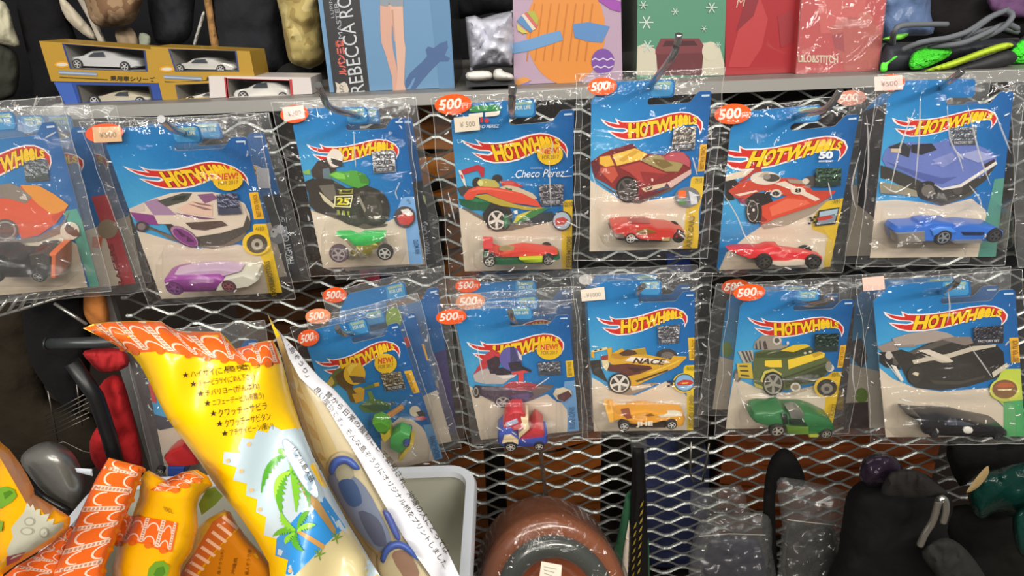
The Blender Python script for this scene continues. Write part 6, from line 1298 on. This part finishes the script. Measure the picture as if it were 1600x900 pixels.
for a in (ell(185,560,35,28), ell(275,630,30,35), ell(170,620,45,25)):
    print_on(mb, CA([v for p in a for v in p]), Y1, .0008, mat('#9a9a86', **PL), 6); c = (sum(p[0] for p in a)/len(a), sum(p[1] for p in a)/len(a)); print_on(mb, CA([v for p in a for v in (c[0]+(p[0]-c[0])*.7, c[1]+(p[1]-c[1])*.7)]), Y1, .001, mat('#b8b6a6', **PL), 6)
print_on(mb, CA([40,780,160,750,120,800,40,840]), Y1, .0007, mat('#a04a5a', **PL)); mb.build('leaf_picture', t)
o4 = CA([880,290,905,250,930,240,1040,300,1140,250,1230,235,1300,275,1330,330,1300,360,1250,400,1232,460,1236,600,1200,740,1130,840,1080,960,690,960,700,840,740,700,800,600,835,500,870,400])
t, Y4 = bag('folded yellow sandal bag with a small tile header, in the middle of the heap', o4, lambda x, y: -.315, .022, '#ecae08', soft=24)
tiles('tile_header', t, CA([755,520,850,525,950,540,1050,555,1112,570]), CA([715,700,800,690,900,700,1000,740,1075,750]), 4, 2, Y4, .0007, 6)
tiles('tile_header', t, CA([935,365,1020,310,1120,260,1230,238]), CA([1080,372,1140,345,1220,310,1290,285]), 3, 2, Y4, .0007, 6)
mb = MB(); print_on(mb, CA([920,900,930,850,970,810,1020,805,1060,840,1050,890,1020,940,930,940]), Y4, .0007, mat('#6a962a', **PL)); print_on(mb, CA([960,890,980,850,1020,840,1030,880,990,930]), Y4, .0009, mat('#4a7a20', **PL)); mb.build('leaf_picture', t); mb = MB(); print_on(mb, CA([1240,450,1290,360,1340,345,1395,400,1340,460,1260,520]), Y4, .0006, mat('#5a6a20', **PL)); mb.build('leaf_picture', t); mb = MB()
text_px(mb, '882', (258,799), (13,4), (-4,-8), lambda x, y: U(x, y, Y4(x, y) - .001), mat('#8d6a10', **INK)); mb.build('lettering', t)
o2 = CA([680,160,790,190,895,218,880,290,860,330,840,400,810,470,770,560,740,640,700,740,660,830,630,960,300,960,360,820,420,700,470,570,540,420,600,290])
t, Y2 = bag('long orange tile-roof header of a sandal bag standing up in the heap', o2, lambda x, y: -.345, .010, '#e2641e', soft=20)
L2, R2 = CA([682,165,640,240,560,380,500,520,440,640,380,790,330,900,310,950]), CA([893,220,870,290,830,400,790,500,745,590,700,700,650,840,630,950])
tiles('tile_header', t, L2, R2, 7, 2, Y2, .0007, 7)
o3 = CA([440,585,420,610,330,690,220,770,100,840,20,905,-40,960,420,960,400,800,430,700,470,600])
t, Y3 = bag('slanting orange tile-roof header lying under the standing one in the heap', o3, lambda x, y: -.335, .008, '#dd5f20', soft=20)
tiles('tile_header', t, CA([440,588,330,690,220,770,100,842,-20,940]), CA([470,640,420,730,380,800,340,880,300,958]), 5, 2, Y3, .0007, 7)
o5 = CA([1240,595,1300,540,1400,485,1440,500,1490,590,1560,680,1640,760,1720,860,1760,960,1060,960,1130,850,1190,720])
t, Y5 = bag('sandal bag turned over with its orange back showing, below the big yellow bag', o5, lambda x, y: -.27, .018, '#ecae08', soft=22)
mb = MB(); print_on(mb, CA([1330,560,1420,500,1490,595,1400,680,1310,780,1240,870,1190,950,1090,950,1160,830,1230,730]), Y5, .0006, mat('#c8662a', **PL))
for k in range(8):
    s = k/8; a = lerp2((1400,520),(1130,900),s); b_ = lerp2((1490,595),(1210,940),s)
    print_on(mb, CA([a[0],a[1],b_[0],b_[1],b_[0]-14,b_[1]+16,a[0]-14,a[1]+16]), Y5, .0008, mat('#eec0a0', **PL), 7)
print_on(mb, CA([1500,600,1560,690,1640,770,1720,870,1740,950,1210,950,1260,870,1320,780,1400,690]), Y5, .0007, mat('#c87a14', **PL))
text_px(mb, '島ぞうり(大)', (345,898), (6,-38), (-6,-1), lambda x, y: U(x, y, Y5(x, y) - .0014), mat('#6a3c08', **INK)); text_px(mb, '沖縄県', (366,898), (6,-26), (-6,-1), lambda x, y: U(x, y, Y5(x, y) - .0014), mat('#6a3c08', **INK)); text_px(mb, '島人ぞうり屋', (388,899), (5,-40), (-6,-1), lambda x, y: U(x, y, Y5(x, y) - .0014), mat('#6a3c08', **INK))
mb.build('back_print', t)
